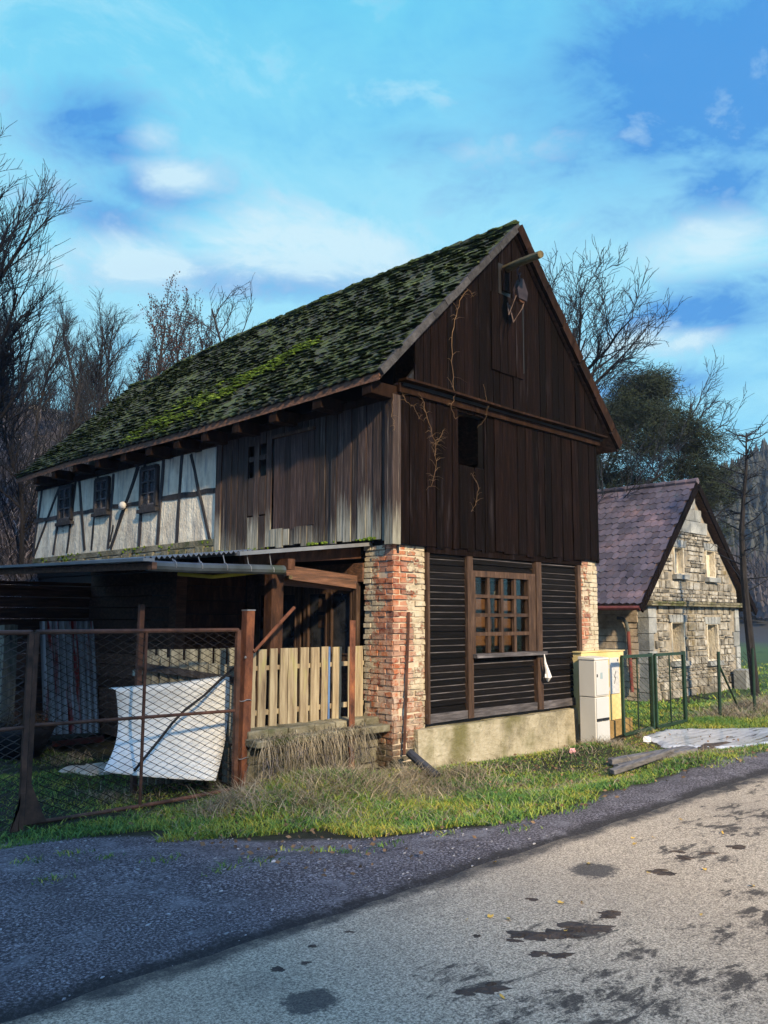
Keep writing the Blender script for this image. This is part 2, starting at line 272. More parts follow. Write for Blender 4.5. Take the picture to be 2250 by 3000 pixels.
def ground_mat():
    m, nt, b = new_mat('trodden_ground'); v, ge = pos(nt)
    sep = nt.nodes.new('ShaderNodeSeparateXYZ'); L(nt, v, sep.inputs[0])
    sp = noise(nt, v, 55, 5, .8); md = noise(nt, v, 3, 6, .65); big = noise(nt, v, .8, 4, .6)
    grav = ramp(nt, sp, [(.4, (.03, .025, .029)), (.51, (.115, .1, .108)), (.61, (.46, .43, .46))])
    grav = mix(nt, ramp(nt, md, [(.45, g(0)), (.7, g(.65))]), grav, (.07, .06, .067))
    grav = mix(nt, ramp(nt, noise(nt, v, 2.4, 10, .78), [(.52, g(0)), (.6, g(.4)), (.72, g(.75))]), grav, (.3, .29, .31))
    soil = ramp(nt, md, [(.3, (.012, .012, .008)), (.55, (.028, .03, .014)), (.8, (.055, .05, .025))])
    hill = ramp(nt, md, [(.3, (.022, .02, .022)), (.6, (.055, .05, .056)), (.8, (.1, .09, .1))])
    # gravel lies between the road and the wandering edge of the grass
    w = math_(nt, 'MULTIPLY_ADD', big, 1.2, -.6)
    e1 = math_(nt, 'SUBTRACT', math_(nt, 'MULTIPLY_ADD', sep.outputs[0], -1.0, -4.4), sep.outputs[1])   # y < -x-3.35-ish on the left
    e2 = math_(nt, 'SUBTRACT', -2.72, sep.outputs[1])
    e3 = math_(nt, 'MINIMUM', math_(nt, 'SUBTRACT', -1.0, math_(nt, 'ADD', sep.outputs[0], 2.2)), math_(nt, 'SUBTRACT', .1, sep.outputs[1]))
    fg = math_(nt, 'MULTIPLY_ADD', math_(nt, 'ADD', math_(nt, 'MAXIMUM', e2, math_(nt, 'MINIMUM', e1, math_(nt, 'SUBTRACT', .0, sep.outputs[1]))), math_(nt, 'MULTIPLY', w, .5)), 6, .5, clamp=True)
    c = mix(nt, fg, soil, grav)
    sy = math_(nt, 'ADD', sep.outputs[1], math_(nt, 'MULTIPLY_ADD', noise(nt, v, 2.4, 5, .7), .3, -.15))
    seam = math_(nt, 'MULTIPLY_ADD', math_(nt, 'ABSOLUTE', math_(nt, 'ADD', sy, 3.3)), -11, 1.5, clamp=True)
    c = mix(nt, math_(nt, 'MULTIPLY', seam, .88), c, (.03, .027, .027))
    far = math_(nt, 'MULTIPLY_ADD', sep.outputs[1], .5, -3.4, clamp=True)
    lft = math_(nt, 'MULTIPLY_ADD', sep.outputs[0], -.2, 3.2, clamp=True)
    c = mix(nt, math_(nt, 'MULTIPLY', far, lft), c, hill)
    mead = math_(nt, 'MULTIPLY_ADD', sep.outputs[0], .3, -4.5, clamp=True)
    c = mix(nt, mead, c, ramp(nt, noise(nt, v, 1.3, 6), [(.3, (.02, .05, .018)), (.7, (.05, .1, .03))]))
    fh = math_(nt, 'MULTIPLY_ADD', sep.outputs[0], .06, -3.3, clamp=True)
    c = mix(nt, fh, c, (.028, .032, .036))
    L(nt, c, b.inputs['Base Color']); b.inputs['Roughness'].default_value = .9; b.inputs['Specular IOR Level'].default_value = .3
    bump(nt, b, math_(nt, 'ADD', sp, md), .9, .03)
    return m
MT['ground'] = ground_mat()
MT['drive'] = mk('wet_pale_paving', [(.3, (.3, .32, .36)), (.5, (.52, .55, .6)), (.7, (.64, .67, .72))], 5, (.35, 2.2, 1), .14, .25, .01, 0, (5, .58, .66, (.06, .06, .07), (.3, 2.2, 1)), spec=.6)
MT['hedge_hill'] = mk('wooded_slope', [(.3, (.02, .025, .012)), (.7, (.06, .06, .035))], .3, (1, 1, 1), .95, 0, isl=0)

# ------------------------------------------------------------------ mesh helpers
class MB:
    def __init__(s): s.v = []; s.f = []
    def add(s, vs, fs):
        o = len(s.v); s.v += [tuple(p) for p in vs]; s.f += [tuple(i+o for i in f) for f in fs]; return s
    def hexa(s, p):   # 8 corners: bottom 4 ccw, top 4 ccw
        return s.add(p, [(3, 2, 1, 0), (4, 5, 6, 7), (0, 1, 5, 4), (1, 2, 6, 5), (2, 3, 7, 6), (3, 0, 4, 7)])
    def box(s, x0, x1, y0, y1, z0, z1, j=0):
        r = lambda: random.uniform(-j, j) if j else 0
        P = [(x0, y0, z0), (x1, y0, z0), (x1, y1, z0), (x0, y1, z0), (x0, y0, z1), (x1, y0, z1), (x1, y1, z1), (x0, y1, z1)]
        return s.hexa([(a+r(), b+r(), c+r()) for a, b, c in P])
    def bar(s, p, q, w, h, up=(0, 0, 1), j=0):
        p, q = Vector(p), Vector(q); d = (q-p).normalized(); u = Vector(up)
        a = d.cross(u)
        if a.length < 1e-4: a = d.cross(Vector((1, 0, 0)))
        a.normalize(); u = a.cross(d); a = a*w/2; u = u*h/2
        r = (lambda: Vector((random.uniform(-j, j), random.uniform(-j, j), random.uniform(-j, j)))) if j else (lambda: Vector())
        return s.hexa([p-a-u+r(), p+a-u+r(), q+a-u+r(), q-a-u+r(), p-a+u+r(), p+a+u+r(), q+a+u+r(), q-a+u+r()])
    def tube(s, pts, rad, k=8, cap=True):
        pts = [Vector(p) for p in pts]; n = len(pts)
        if isinstance(rad, (int, float)): rad = [rad]*n
        o = len(s.v); d0 = (pts[1]-pts[0]).normalized()
        a = d0.cross(Vector((0, 0, 1)))
        if a.length < .1: a = d0.cross(Vector((1, 0, 0)))
        a.normalize()
        for i in range(n):
            d = (pts[min(i+1, n-1)]-pts[max(i-1, 0)])
            if d.length > 1e-9: d.normalize()
            a = a-d*a.dot(d)
            if a.length < 1e-6: a = d.orthogonal()
            a.normalize(); b = d.cross(a)
            for q in range(k):
                t = 2*math.pi*q/k; w = pts[i]+(a*math.cos(t)+b*math.sin(t))*rad[i]; s.v.append((w.x, w.y, w.z))
        for i in range(n-1):
            for q in range(k):
                r = (q+1) % k; s.f.append((o+i*k+q, o+i*k+r, o+(i+1)*k+r, o+(i+1)*k+q))
        if cap:
            s.f.append(tuple(o+q for q in range(k-1, -1, -1))); s.f.append(tuple(o+(n-1)*k+q for q in range(k)))
        return s
    def prism(s, poly, axis, c0, c1):  # poly of 2-D points extruded along axis between c0 and c1
        def P(a, b, c): return {'X': (c, a, b), 'Y': (a, c, b), 'Z': (a, b, c)}[axis]
        n = len(poly); vs = [P(a, b, c0) for a, b in poly]+[P(a, b, c1) for a, b in poly]
        fs = [tuple(range(n)), tuple(range(2*n-1, n-1, -1))]+[(i, n+i, n+(i+1) % n, (i+1) % n) for i in range(n)]
        return s.add(vs, fs)
    def lump(s, c, r, k=6, rings=3, j=.25, half=False):
        cx, cy, cz = c; rx, ry, rz = r if isinstance(r, tuple) else (r, r, r)
        vs = [(cx, cy, cz+rz)]; fs = []
        tot = rings if not half else rings
        for i in range(1, tot+1):
            ph = math.pi*(i/(tot+1)) if not half else math.pi/2*(i/tot)
            for q in range(k):
                t = 2*math.pi*q/k+i*.4; m = 1+random.uniform(-j, j)
                vs.append((cx+rx*m*math.sin(ph)*math.cos(t), cy+ry*m*math.sin(ph)*math.sin(t), cz+rz*m*math.cos(ph)))
        for q in range(k): fs.append((0, 1+q, 1+(q+1) % k))
        for i in range(tot-1):
            for q in range(k):
                a = 1+i*k+q; b = 1+i*k+(q+1) % k; fs.append((a, a+k, b+k, b))
        if not half:
            vs.append((cx, cy, cz-rz)); e = len(vs)-1; o = 1+(tot-1)*k
            for q in range(k): fs.append((e, o+(q+1) % k, o+q))
        return s.add(vs, fs)
    def build(s, name, mat, parent=None, smooth=False, bevel=0, loc=None):
        off = Vector((0, 0, 0)); p = parent
        while p is not None: off += p.location; p = p.parent
        if loc is not None: off += Vector(loc)
        me = bpy.data.meshes.new(name)
        v = np.array(s.v, dtype=np.float64).reshape(-1, 3)-np.array(off)
        me.from_pydata(v.tolist(), [], s.f); me.materials.append(mat)
        if smooth: me.polygons.foreach_set('use_smooth', [True]*len(me.polygons))
        bm = bmesh.new(); bm.from_mesh(me); bmesh.ops.recalc_face_normals(bm, faces=bm.faces); bm.to_mesh(me); bm.free()
        me.update()
        o = bpy.data.objects.new(name, me); COL.objects.link(o)
        if parent is not None: o.parent = parent
        if loc is not None: o.location = loc
        if bevel:
            bv = o.modifiers.new('bevel', 'BEVEL'); bv.width = bevel; bv.segments = 2; bv.limit_method = 'ANGLE'
        return o
def np_mesh(name, V, F, mat, parent=None):
    """V (n,3) array, F list of (array of equal sized faces)"""
    me = bpy.data.meshes.new(name); nv = len(V)
    me.vertices.add(nv); me.vertices.foreach_set('co', np.asarray(V, dtype=np.float32).ravel())
    loops = np.concatenate([f.ravel() for f in F]).astype(np.int32)
    tot = np.concatenate([np.full(len(f), f.shape[1]) for f in F]).astype(np.int32)
    st = np.concatenate([[0], np.cumsum(tot)[:-1]]).astype(np.int32)
    me.loops.add(len(loops)); me.loops.foreach_set('vertex_index', loops)
    me.polygons.add(len(tot)); me.polygons.foreach_set('loop_start', st); me.polygons.foreach_set('loop_total', tot)
    me.materials.append(mat); me.update(calc_edges=True); me.validate()
    o = bpy.data.objects.new(name, me); COL.objects.link(o)
    if parent is not None: o.parent = parent
    return o
def tag(o, label=None, cat=None, group=None, kind=None):
    if label: o['label'] = label
    if cat: o['category'] = cat
    if group: o['group'] = group
    if kind: o['kind'] = kind
    return o
def thing(name, label, cat, loc=(0, 0, 0), group=None):
    o = bpy.data.objects.new(name, None); COL.objects.link(o); o.location = loc; o.empty_display_size = .1
    return tag(o, label, cat, group)
def lab(o, t): o['label'] = t; return o
def copy_tree(o, parent=None):
    c = o.copy(); COL.objects.link(c)
    if parent is not None: c.parent = parent
    for ch in [q for q in bpy.data.objects if q.parent is o]: copy_tree(ch, c)
    return c
rnd = random.uniform
def sm(a, b, x):
    t = np.clip((x-a)/(b-a), 0, 1); return t*t*(3-2*t)

# ------------------------------------------------------------------ terrain
_ph = NR.uniform(0, 6.28, (40, 2)); _dr = NR.uniform(0, 6.28, 40); _fr = np.exp(NR.uniform(math.log(.8), math.log(7), 40))
def rough(x, y):
    r = 0
    for i in range(40): r = r+np.sin((x*math.cos(_dr[i])+y*math.sin(_dr[i]))*_fr[i]+_ph[i, 0])/_fr[i]
    return r*.02
def height(x, y):
    x = np.asarray(x, float); y = np.asarray(y, float)
    h = np.zeros(np.broadcast(x, y).shape)
    bank = sm(-2.95, -1.7, y)*(1-sm(-1.0, -.1, y)*.55)*sm(-4.6, -2.6, x)
    h = h-.16*bank-.1*sm(-1, 0, y)*(1-bank)
    h = h+.13*np.exp(-(((x+1.2)/.9)**2+((y+.35)/.5)**2))+.16*np.exp(-(((x-3.3)/.8)**2+((y+.75)/.4)**2))
    h = h-.4*sm(4.8, 13, x)*sm(-.6, 3, y)
    h = h+rough(x, y)*(sm(-3.0, -2.4, y)*.9+.12)*(1-.85*sm(4.0, 5.0, x)*(1-sm(-.4, 0, y)))
    h = h-.045*(1-sm(-3.45, -3.2, y))
    # slope behind the barn
    st = 8.2+3.2*sm(-1.5, .5, x)
    up = np.maximum(0, y-st+.12*x*sm(0, 12, x)); s = 15*(1-np.exp(-up*up/(up+1)*1.0/15))*(1-sm(7, 26, x))
    h = h+s+sm(2, 8, s)*rough(x*.2, y*.2)*6
    # far wooded hill on the right, then an added rise that casts shade
    d = np.hypot((x-175)/95, (y-35)/85); h = h+37*(1-sm(.05, 1.0, d))
    d = np.hypot((x-75)/60, (y-120)/60); h = h+20*(1-sm(.1, 1.0, d))
    # steep rise added behind the viewer, out of view, shaped to shade the left
    h = h+66*(1-sm(-28.9, -17.9, x-.34*(y+62)))*(1-sm(-52, -40, y))*sm(-125, -80, y)*sm(-160, -120, x)
    return h
def axis_pts(a, b, st, lo, hi):
    p = list(np.arange(a, b+1e-6, st)); q = [a]; s = st
    while q[-1] > lo: s *= 1.13; q.append(max(lo, q[-1]-s))
    r = [b]; s = st
    while r[-1] < hi: s *= 1.13; r.append(min(hi, r[-1]+s))
    return np.array(sorted(set(np.round(q[1:]+p+r[1:], 4))))
xs = axis_pts(-6.5, 9, .11, -260, 330); ys = axis_pts(-3.7, 3.5, .11, -260, 300)
X, Y = np.meshgrid(xs, ys); Z = height(X, Y)
V = np.stack([X, Y, Z], -1).reshape(-1, 3); nx, ny = len(xs), len(ys)
idx = np.arange(nx*ny).reshape(ny, nx)
Fq = np.stack([idx[:-1, :-1], idx[:-1, 1:], idx[1:, 1:], idx[1:, :-1]], -1).reshape(-1, 4)
gr = np_mesh('ground', V, [Fq], MT['ground']); tag(gr, kind='structure')
gr.data.polygons.foreach_set('use_smooth', [True]*len(gr.data.polygons))

m = MB()   # the road: one sheet with a crumbled left edge
xa = np.concatenate([np.arange(-60, -8, 4), np.arange(-8, 10, .12), np.arange(10, 130, 4)])
e = [(x, -3.30+.012*math.sin(x*2.1)+.01*math.sin(x*7.3+1)+rnd(-.012, .012)) for x in xa]
for (x0, y0), (x1, y1) in zip(e[:-1], e[1:]):
    o = len(m.v); m.v += [(x0, -9.5, .004), (x1, -9.5, .004), (x1, y1-.05, .004), (x0, y0-.05, .004), (x1, y1+.07, -.05), (x0, y0+.07, -.05)]
    m.f += [(o, o+1, o+2, o+3), (o+3, o+2, o+4, o+5)]
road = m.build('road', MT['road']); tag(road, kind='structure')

m = MB()   # pale wet paved drive in front of the green gate
dr = [hit(1385, 1588, 'Z', -.1), hit(1430, 1574, 'Z', -.1), hit(1500, 1569, 'Z', -.1), hit(1659, 1566, 'Z', -.1), hit(1760, 1570, 'Z', -.1), hit(1790, 1600, 'Z', -.1), hit(1659, 1611, 'Z', -.1), hit(1520, 1611, 'Z', -.1), hit(1430, 1604, 'Z', -.1)]
dense = []
for i in range(len(dr)):
    a, b = dr[i], dr[(i+1) % len(dr)]
    for k in range(8): q = a+(b-a)*k/8; dense.append((q.x+rnd(-.05, .05), q.y+rnd(-.03, .03)))
cx = sum(p[0] for p in dense)/len(dense); cy = sum(p[1] for p in dense)/len(dense); n = len(dense); RG = 14
for r in range(1, RG+1):
    for (x, y) in dense:
        u, w = cx+(x-cx)*r/RG, cy+(y-cy)*r/RG; m.v.append((u, w, float(height(u, w))+(.03 if r < RG else -.03)))
m.v.append((cx, cy, float(height(cx, cy))+.03)); e0 = len(m.v)-1
for i in range(n): m.f.append((e0, i, (i+1) % n))
for r in range(RG-1):
    for i in range(n): m.f.append((r*n+i, (r+1)*n+i, (r+1)*n+(i+1) % n, r*n+(i+1) % n))
drive = m.build('driveway', MT['drive'], smooth=True); tag(drive, kind='structure')

# ------------------------------------------------------------------ the barn
barn = thing('timber_barn', 'large dark timber barn with mossy tiled roof on brick corner piers', 'barn', (0, 0, 0))
W, LEN = 4.56, 10.45
ZE = lambda y: 4.50-.05*math.sin(min(1, max(0, y)/8)*math.pi)-.02*max(0, y-8)
RY = [-.3, 2.26, 5.5, 7.45, 8.9, 9.35, 9.75, 11.1]; RZ = [7.22, 7.26, 7.22, 7.17, 7.09, 7.02, 6.95, 7.02]
def ZR(y): return float(np.interp(y, RY, RZ))
XR = 2.31
def roofL(y, s):  # left slope: s 0 at the eave, 1 at the ridge
    yy = y+s*.45*max(0, (y-8.5)/2)
    sag = -.05*math.sin(s*math.pi)*math.sin(max(0, min(1, y/10.4))*math.pi)
    return Vector((-.45+(XR+.45)*s, yy, ZE(y)+(ZR(yy)-ZE(y))*s+sag))
def roofR(y, s): return Vector((4.97+(XR-4.97)*s, y+s*.45*max(0, (y-8.5)/2), 4.42+(ZR(y)-4.42)*s))
Y0, Y1 = -.2, 10.5
# base sheets that carry the tiles
m = MB()
for fn in (roofL, roofR):
    ny_, ns_ = 24, 10; o = len(m.v)
    for layer in (0, -.09):
        for i in range(ny_+1):
            for j in range(ns_+1):
                p = fn(Y0+(Y1-Y0)*i/ny_, j/ns_); m.v.append((p.x, p.y, p.z+layer-.02))
    q = (ny_+1)*(ns_+1); I = lambda i, j, l: o+l*q+i*(ns_+1)+j
    for i in range(ny_):
        for j in range(ns_):
            m.f += [(I(i, j, 0), I(i+1, j, 0), I(i+1, j+1, 0), I(i, j+1, 0)), (I(i, j, 1), I(i, j+1, 1), I(i+1, j+1, 1), I(i+1, j, 1))]
    for i in range(ny_): m.f += [(I(i, 0, 0), I(i, 0, 1), I(i+1, 0, 1), I(i+1, 0, 0)), (I(i, ns_, 0), I(i+1, ns_, 0), I(i+1, ns_, 1), I(i, ns_, 1))]
    for j in range(ns_): m.f += [(I(0, j, 0), I(0, j+1, 0), I(0, j+1, 1), I(0, j, 1)), (I(ny_, j, 0), I(ny_, j, 1), I(ny_, j+1, 1), I(ny_, j+1, 0))]
roof = m.build('roof', MT['wood_shed'], barn)
def tiles(mb, fn, rows, cols, y0, y1, w, ln, th, jit, miss=0, rag=.02, lift=1.5):
    for r in range(rows):
        s0 = r/rows
        for c in range(cols):
            if random.random() < miss: continue
            yc = y0+(y1-y0)*(c+.5+.5*(r % 2)*.9)/cols
            if yc > y1: continue
            hw = (y1-y0)/cols*.5*w; dz = rnd(-jit, jit)
            a = fn(yc-hw, max(0, s0-.008+rnd(-rag, rag)*.5)); b = fn(yc+hw, max(0, s0-.008+rnd(-rag, rag)*.5))
            c2 = fn(yc+hw, min(1, s0+ln/rows)); d2 = fn(yc-hw, min(1, s0+ln/rows))
            n = (b-a).cross(d2-a).normalized()
            if n.z < 0: n = -n
            lo, hi = th*lift+dz+.008, th*.6+dz*.4
            mid = fn(yc, max(-.01, s0-.02+rnd(-rag, rag)*.4))
            P = [a+n*(lo-th), mid+n*(lo-th), b+n*(lo-th), c2+n*(hi-th), d2+n*(hi-th), a+n*lo, mid+n*(lo+.004), b+n*lo, c2+n*hi, d2+n*hi]
            mb.add(P, [(4, 3, 2, 1, 0), (5, 6, 7, 8, 9), (0, 1, 6, 5), (1, 2, 7, 6), (2, 3, 8, 7), (4, 0, 5, 9)])
m = MB(); tiles(m, roofL, 27, 56, Y0, Y1, .98, 1.5, .02, .008, 0, .02, 1.15)
m.build('tile_cover', MT['moss_roof'], roof)
m = MB(); tiles(m, roofR, 14, 40, Y0, Y1, .97, 1.5, .022, .01); m.build('tile_cover', MT['moss_roof'], roof)
m = MB(); mb2 = MB()
def mossy(mb, y, s, r, fl=.5):
    p = roofL(y, s)+Vector((-.035, 0, .04)); mb.lump((p.x, p.y, p.z), (r*rnd(.6, 1.0), r*rnd(1.2, 2.6), r*fl), 6, 2, .35, True)
for i in range(5200):
    y = rnd(Y0, Y1); s = random.random()**1.1
    s = (math.floor(s*27)+rnd(-.05, .22))/27
    k = math.sin(y*1.3+s*5)+math.sin(y*3.1-s*9+2)+rnd(-1, 1)
    if k < -1.3: continue
    mossy(m, y, s, rnd(.016, .055), .26)
for i in range(260): y = rnd(0, 1); mossy(m, Y0+(Y1-Y0)*y, rnd(.985, 1), rnd(.03, .07), .7)
m.build('moss', MT['moss'], roof)
for i in range(1500):   # the bright run of moss that crosses the slope from low on the left upwards to the right
    t = random.random(); y = 6.0-3.4*t; s = .05+.42*t
    spread = .075*(1.15-t)+.02
    s += random.gauss(0, spread); y += random.gauss(0, .24)
    if s < .01: continue
    if math.sin(y*4.1+s*17)+math.sin(s*41-y*2)+rnd(-1, 1) < -.4: continue
    mossy(mb2, y, s, rnd(.014, .05), .45)
mb2.build('moss', MT['moss_bright'], roof)
# ridge tiles (mossy, the far end a low roll)
m = MB()
y = Y0
while y < 10.9:
    z = ZR(y); z2 = ZR(y+.34)
    m.tube([(XR, y, z+.02+rnd(-.015, .015)), (XR, y+.36, z2+.0+rnd(-.015, .015))], [.085, .075], 8); y += .34
m.build('ridge', MT['moss_roof'], roof)
# barge boards on the gable edges
m = MB()
for j in range(12):
    a = roofL(Y0, j/12); b = roofL(Y0, (j+1)/12)
    m.bar(a+Vector((0, -.03, -.01+rnd(-.012, .012))), b+Vector((0, -.03, -.01+rnd(-.012, .012))), .05, .09, (0, 0, 1))
bl = m.build('barge_board', MT['weathered'], roof)
m = MB()
for j in range(12):
    a = roofR(Y0, j/12); b = roofR(Y0, (j+1)/12)
    m.bar(a+Vector((0, -.03, -.03+rnd(-.015, .015))), b+Vector((0, -.03, -.03+rnd(-.015, .015))), .06, .16)
m.build('barge_board', MT['beam_dark'], roof)
m = MB()   # eave batten under the lowest tiles
for i in range(18):
    a = roofL(Y0+(Y1-Y0)*i/18, 0); b = roofL(Y0+(Y1-Y0)*(i+1)/18, 0); m.bar(a+Vector((.02, 0, -.06)), b+Vector((.02, 0, -.06)), .03, .05)
m.build('eave_batten', MT['beam_dark'], roof)

# upper floor, long side: vertical boards then half-timber
m = MB(); y = .03; bw = .135
broken = {2.78: 0, 2.55: 0}
while y < 3.66:
    w = bw*rnd(.8, 1.15); top = 4.30+rnd(-.03, .03); bot = 2.57+rnd(-.02, .025)+.03*y*.3; x = -.025+rnd(-.012, .006)
    for_b = [(bot, top)]
    if 2.70 < y < 2.82 or 2.44 < y < 2.56: for_b = [(bot, 3.05), (3.07, 3.62), (3.86, 3.93), (4.09, top)]
    hatch = 1.40 < y < 2.28
    for (z0, z1) in for_b:
        if hatch: m.hexa([(x-.03, y, bot), (x, y, bot), (x, y+w-.012, bot), (x-.03, y+w-.012, bot), (x-.03, y, 2.84), (x, y, 2.84), (x, y+w-.012, 2.84), (x-.03, y+w-.012, 2.84)]); m.box(x-.03, x, y, y+w-.012, 4.14, top)
        else:
            k = rnd(-.012, .012); m.hexa([(x-.028, y+k, z0), (x, y+k, z0), (x, y+w-.012+k, z0), (x-.028, y+w-.012+k, z0), (x-.028, y, z1), (x, y, z1), (x, y+w-.012, z1), (x-.028, y+w-.012, z1)])
    y += w
m.build('side_boarding', MT['side_boards'], barn)
m = MB(); y = 1.42
while y < 2.24: m.box(-.06, -.03, y, y+.118, 2.83+rnd(-.02, .02), 4.12+rnd(-.01, .01)); y += .125
ht = m.build('hatch', MT['hatch'], barn)
m = MB(); m.bar((-.075, 1.4, 4.135), (-.075, 2.3, 4.135), .05, .04); m.build('top_batten', MT['frame_dark'], ht)
m = MB(); m.box(-.09, .05, -.075, .06, 2.5, 4.32); m.build('corner_board', MT['side_boards'], barn)
m = MB(); m.box(.06, .1, 0, LEN, 2.4, 4.25); m.box(W-.1, W-.02, .05, LEN, 0, 4.35); m.box(.1, W-.1, LEN-.1, LEN, 0, 4.4); m.box(.1, W-.1, .06, LEN-.1, 2.42, 2.5)
m.box(.1, .16, .55, LEN, -.1, 2.42); m.box(1.0, 1.05, 1.0, LEN-.15, 2.52, 5.6); m.build('inner_wall', MT['black'], barn)
# joists under the eave
for i, y in enumerate([.03, .95, 1.86, 2.72, 3.52, 4.3, 5.15, 6.0, 6.95, 7.85, 8.75, 9.6]):
    m = MB(); z = ZE(y)-.14
    m.hexa([(-.43, y-.085, z-.1+rnd(-.015, .015)), (.12, y-.085, z-.1), (.12, y+.085, z-.1), (-.43, y+.085, z-.1), (-.43, y-.085, z+.07), (.12, y-.085, z+.07), (.12, y+.085, z+.07), (-.43, y+.085, z+.07)])
    m.build('joist', MT['beam_dark'], barn, bevel=.008)
m = MB(); m.bar((-.02, -.05, 4.32), (-.02, 3.7, 4.3), .1, .1); m.bar((-.02, 3.7, 4.28), (-.02, LEN, 4.26), .1, .1)
m.build('wall_plate', MT['beam_dark'], barn)

# half-timbered part
pan = MB()
def lean(y, z): return -.02*max(0, (y-8)/2)*(z-3)/1.4
yy0 = 3.68
n = 22
for i in range(n):
    a = yy0+(LEN-.02-yy0)*i/n; b = yy0+(LEN-.02-yy0)*(i+1)/n
    pan.box(-.015, .06, a, b, 2.55, 4.3)
pan.build('plaster_wall', MT['plaster'], barn)
m = MB()
def beam(a, b, w=.09, d=.035, x=-.03):
    p = hit(a[0], a[1], 'X', 0); q = hit(b[0], b[1], 'X', 0)
    n = 5; pts = [p+(q-p)*i/n for i in range(n+1)]
    o = len(m.v); dr = (q-p).normalized(); sd = Vector((0, -dr.z, dr.y))
    ws = [w*rnd(.8, 1.15)/2 for _ in pts]; of = [sd*rnd(-.012, .012) for _ in pts]
    for i, pt in enumerate(pts):
        c = pt+of[i]
        for sx in (x, .02):
            for sg in (-1, 1): v = c+sd*ws[i]*sg; m.v.append((sx, v.y, v.z))
    for i in range(n):
        k = o+i*4; l = k+4
        m.f += [(k, k+1, l+1, l), (k+2, l+2, l+3, k+3), (k, l, l+2, k+2), (k+1, k+3, l+3, l+1)]
    m.f += [(o, o+2, o+3, o+1), (o+n*4, o+n*4+1, o+n*4+3, o+n*4+2)]
Q = lambda cx, cy: (cx/2.212/K, (1000+cy/2.212)/K)   # spots noted on an enlargement
for a, b, w in [((1190, 705), (1150, 1320), .085), ((945, 800), (905, 1340), .1), ((1070, 745), (1025, 1340), .075), ((1055, 1025), (1422, 962), .085),
                ((1245, 735), (1370, 1295), .06), ((905, 810), (722, 1345), .09), ((740, 1075), (935, 1045), .07), ((742, 860), (708, 1345), .07),
                ((640, 870), (600, 1355), .06), ((520, 880), (555, 1355), .075), ((480, 1120), (630, 1095), .08), ((425, 900), (352, 1385), .07),
                ((500, 890), (440, 1375), .05), ((385, 960), (225, 1390), .06), ((232, 1167), (390, 1140), .09), ((285, 905), (218, 1395), .09),
                ((385, 900), (520, 870), .07), ((740, 1190), (722, 1300), .03)]:
    beam(Q(*a), Q(*b), w, x=-.03+rnd(-.006, .006))
beam(Q(1436, 640), Q(1410, 1320), .07, x=-.04)
m.build('timber_frame', MT['timber_blue'], barn)
m = MB(); m.box(-.05, .05, 3.72, LEN+.02, 2.7, 2.8); 
for i in range(26):
    y = 3.75+i*.255; m.box(-.07+rnd(-.02, .01), .05, y, y+.24+rnd(-.03, 0), 2.56+rnd(-.01, .01), 2.69+rnd(-.02, .01), .008)
m.build('sill_course', MT['stone_slab'], barn, bevel=.008)
m = MB()
for i in range(300):
    y = rnd(3.8, LEN) if random.random() < .7 else rnd(.2, 3.7)
    if math.sin(y*2.3)+math.sin(y*5.1+1)+rnd(-.7, .7) < .3: continue
    m.lump((-.05+rnd(-.02, .02), y, 2.70+rnd(-.04, .1) if y > 3.72 else 2.585), (.02, rnd(.02, .05), rnd(.012, .03)), 5, 2, .3)
m.build('moss', MT['moss_bright'], barn)
# three small windows
def side_window(y0, y1, z0, z1, skew):
    m = MB()
    for a, b in (((y0, z0), (y0, z1)), ((y1, z0), (y1, z1)), ((y0, z0), (y1, z0)), ((y0, z1), (y1, z1))):
        m.bar((-.045, a[0]+skew*(a[1]-z0), a[1]), (-.045, b[0]+skew*(b[1]-z0), b[1]), .07, .06, (0, 0, 1) if a[1] == b[1] else (0, 1, 0))
    w = m.build('window', MT['timber_blue'], barn, bevel=.004)
    m = MB(); m.hexa([(-.05, y0, z0), (-.02, y0, z0), (-.02, y1, z0), (-.05, y1, z0), (-.05, y0+skew*(z1-z0), z1), (-.02, y0+skew*(z1-z0), z1), (-.02, y1+skew*(z1-z0), z1), (-.05, y1+skew*(z1-z0), z1)])
    m.build('pane', MT['glass'], w)
    m = MB(); ym = (y0+y1)/2; fy = [y0+.06, ym-.02, ym+.02, y1-.06]
    for k in (0, 1):
        a, b = (y0+.045, ym-.008) if k == 0 else (ym+.008, y1-.045)
        for yv in (a, b): m.bar((-.062, yv+skew*.05, z0+.045), (-.062, yv+skew*(z1-z0-.05), z1-.045), .022, .026, (0, 1, 0))
        for q in range(4):
            z = z0+.045+(z1-z0-.09)*q/3; m.bar((-.064, a+skew*(z-z0), z), (-.064, b+skew*(z-z0), z), .02, .024)
    m.build('sash', MT['slat_edge'], w)
    m = MB(); m.box(-.1, 0, y0-.06, y1+.06, z0-.09, z0-.03); m.build('sill', MT['timber_blue'], w)
side_window(5.50, 6.02, 3.46, 4.14, .02)
side_window(7.22, 7.72, 3.54, 4.14, .03)
side_window(8.72, 9.28, 3.48, 4.16, .04)
# a bell shaped insulator with cable ends, and a pale boulder-like lamp globe on the wall
m = MB(); c = hit(*Q(905, 780), 'X', -.05)
for a in range(6): m.tube([c+Vector((0, rnd(-.14, .14), rnd(-.1, .1))), c+Vector((-.05, rnd(-.1, .1), rnd(-.1, .1))), c+Vector((-.02, rnd(-.14, .14), rnd(-.14, .02)))], .012, 5)
m.lump(tuple(c), .07, 8, 4, .1); m.build('cable_bracket', MT['iron'], barn)
m = MB(); c = hit(*Q(792, 1065), 'X', -.08); m.lump(tuple(c), (.05, .11, .075), 10, 5, .08); m.build('wall_globe', MT['cabinet'], barn, smooth=True)

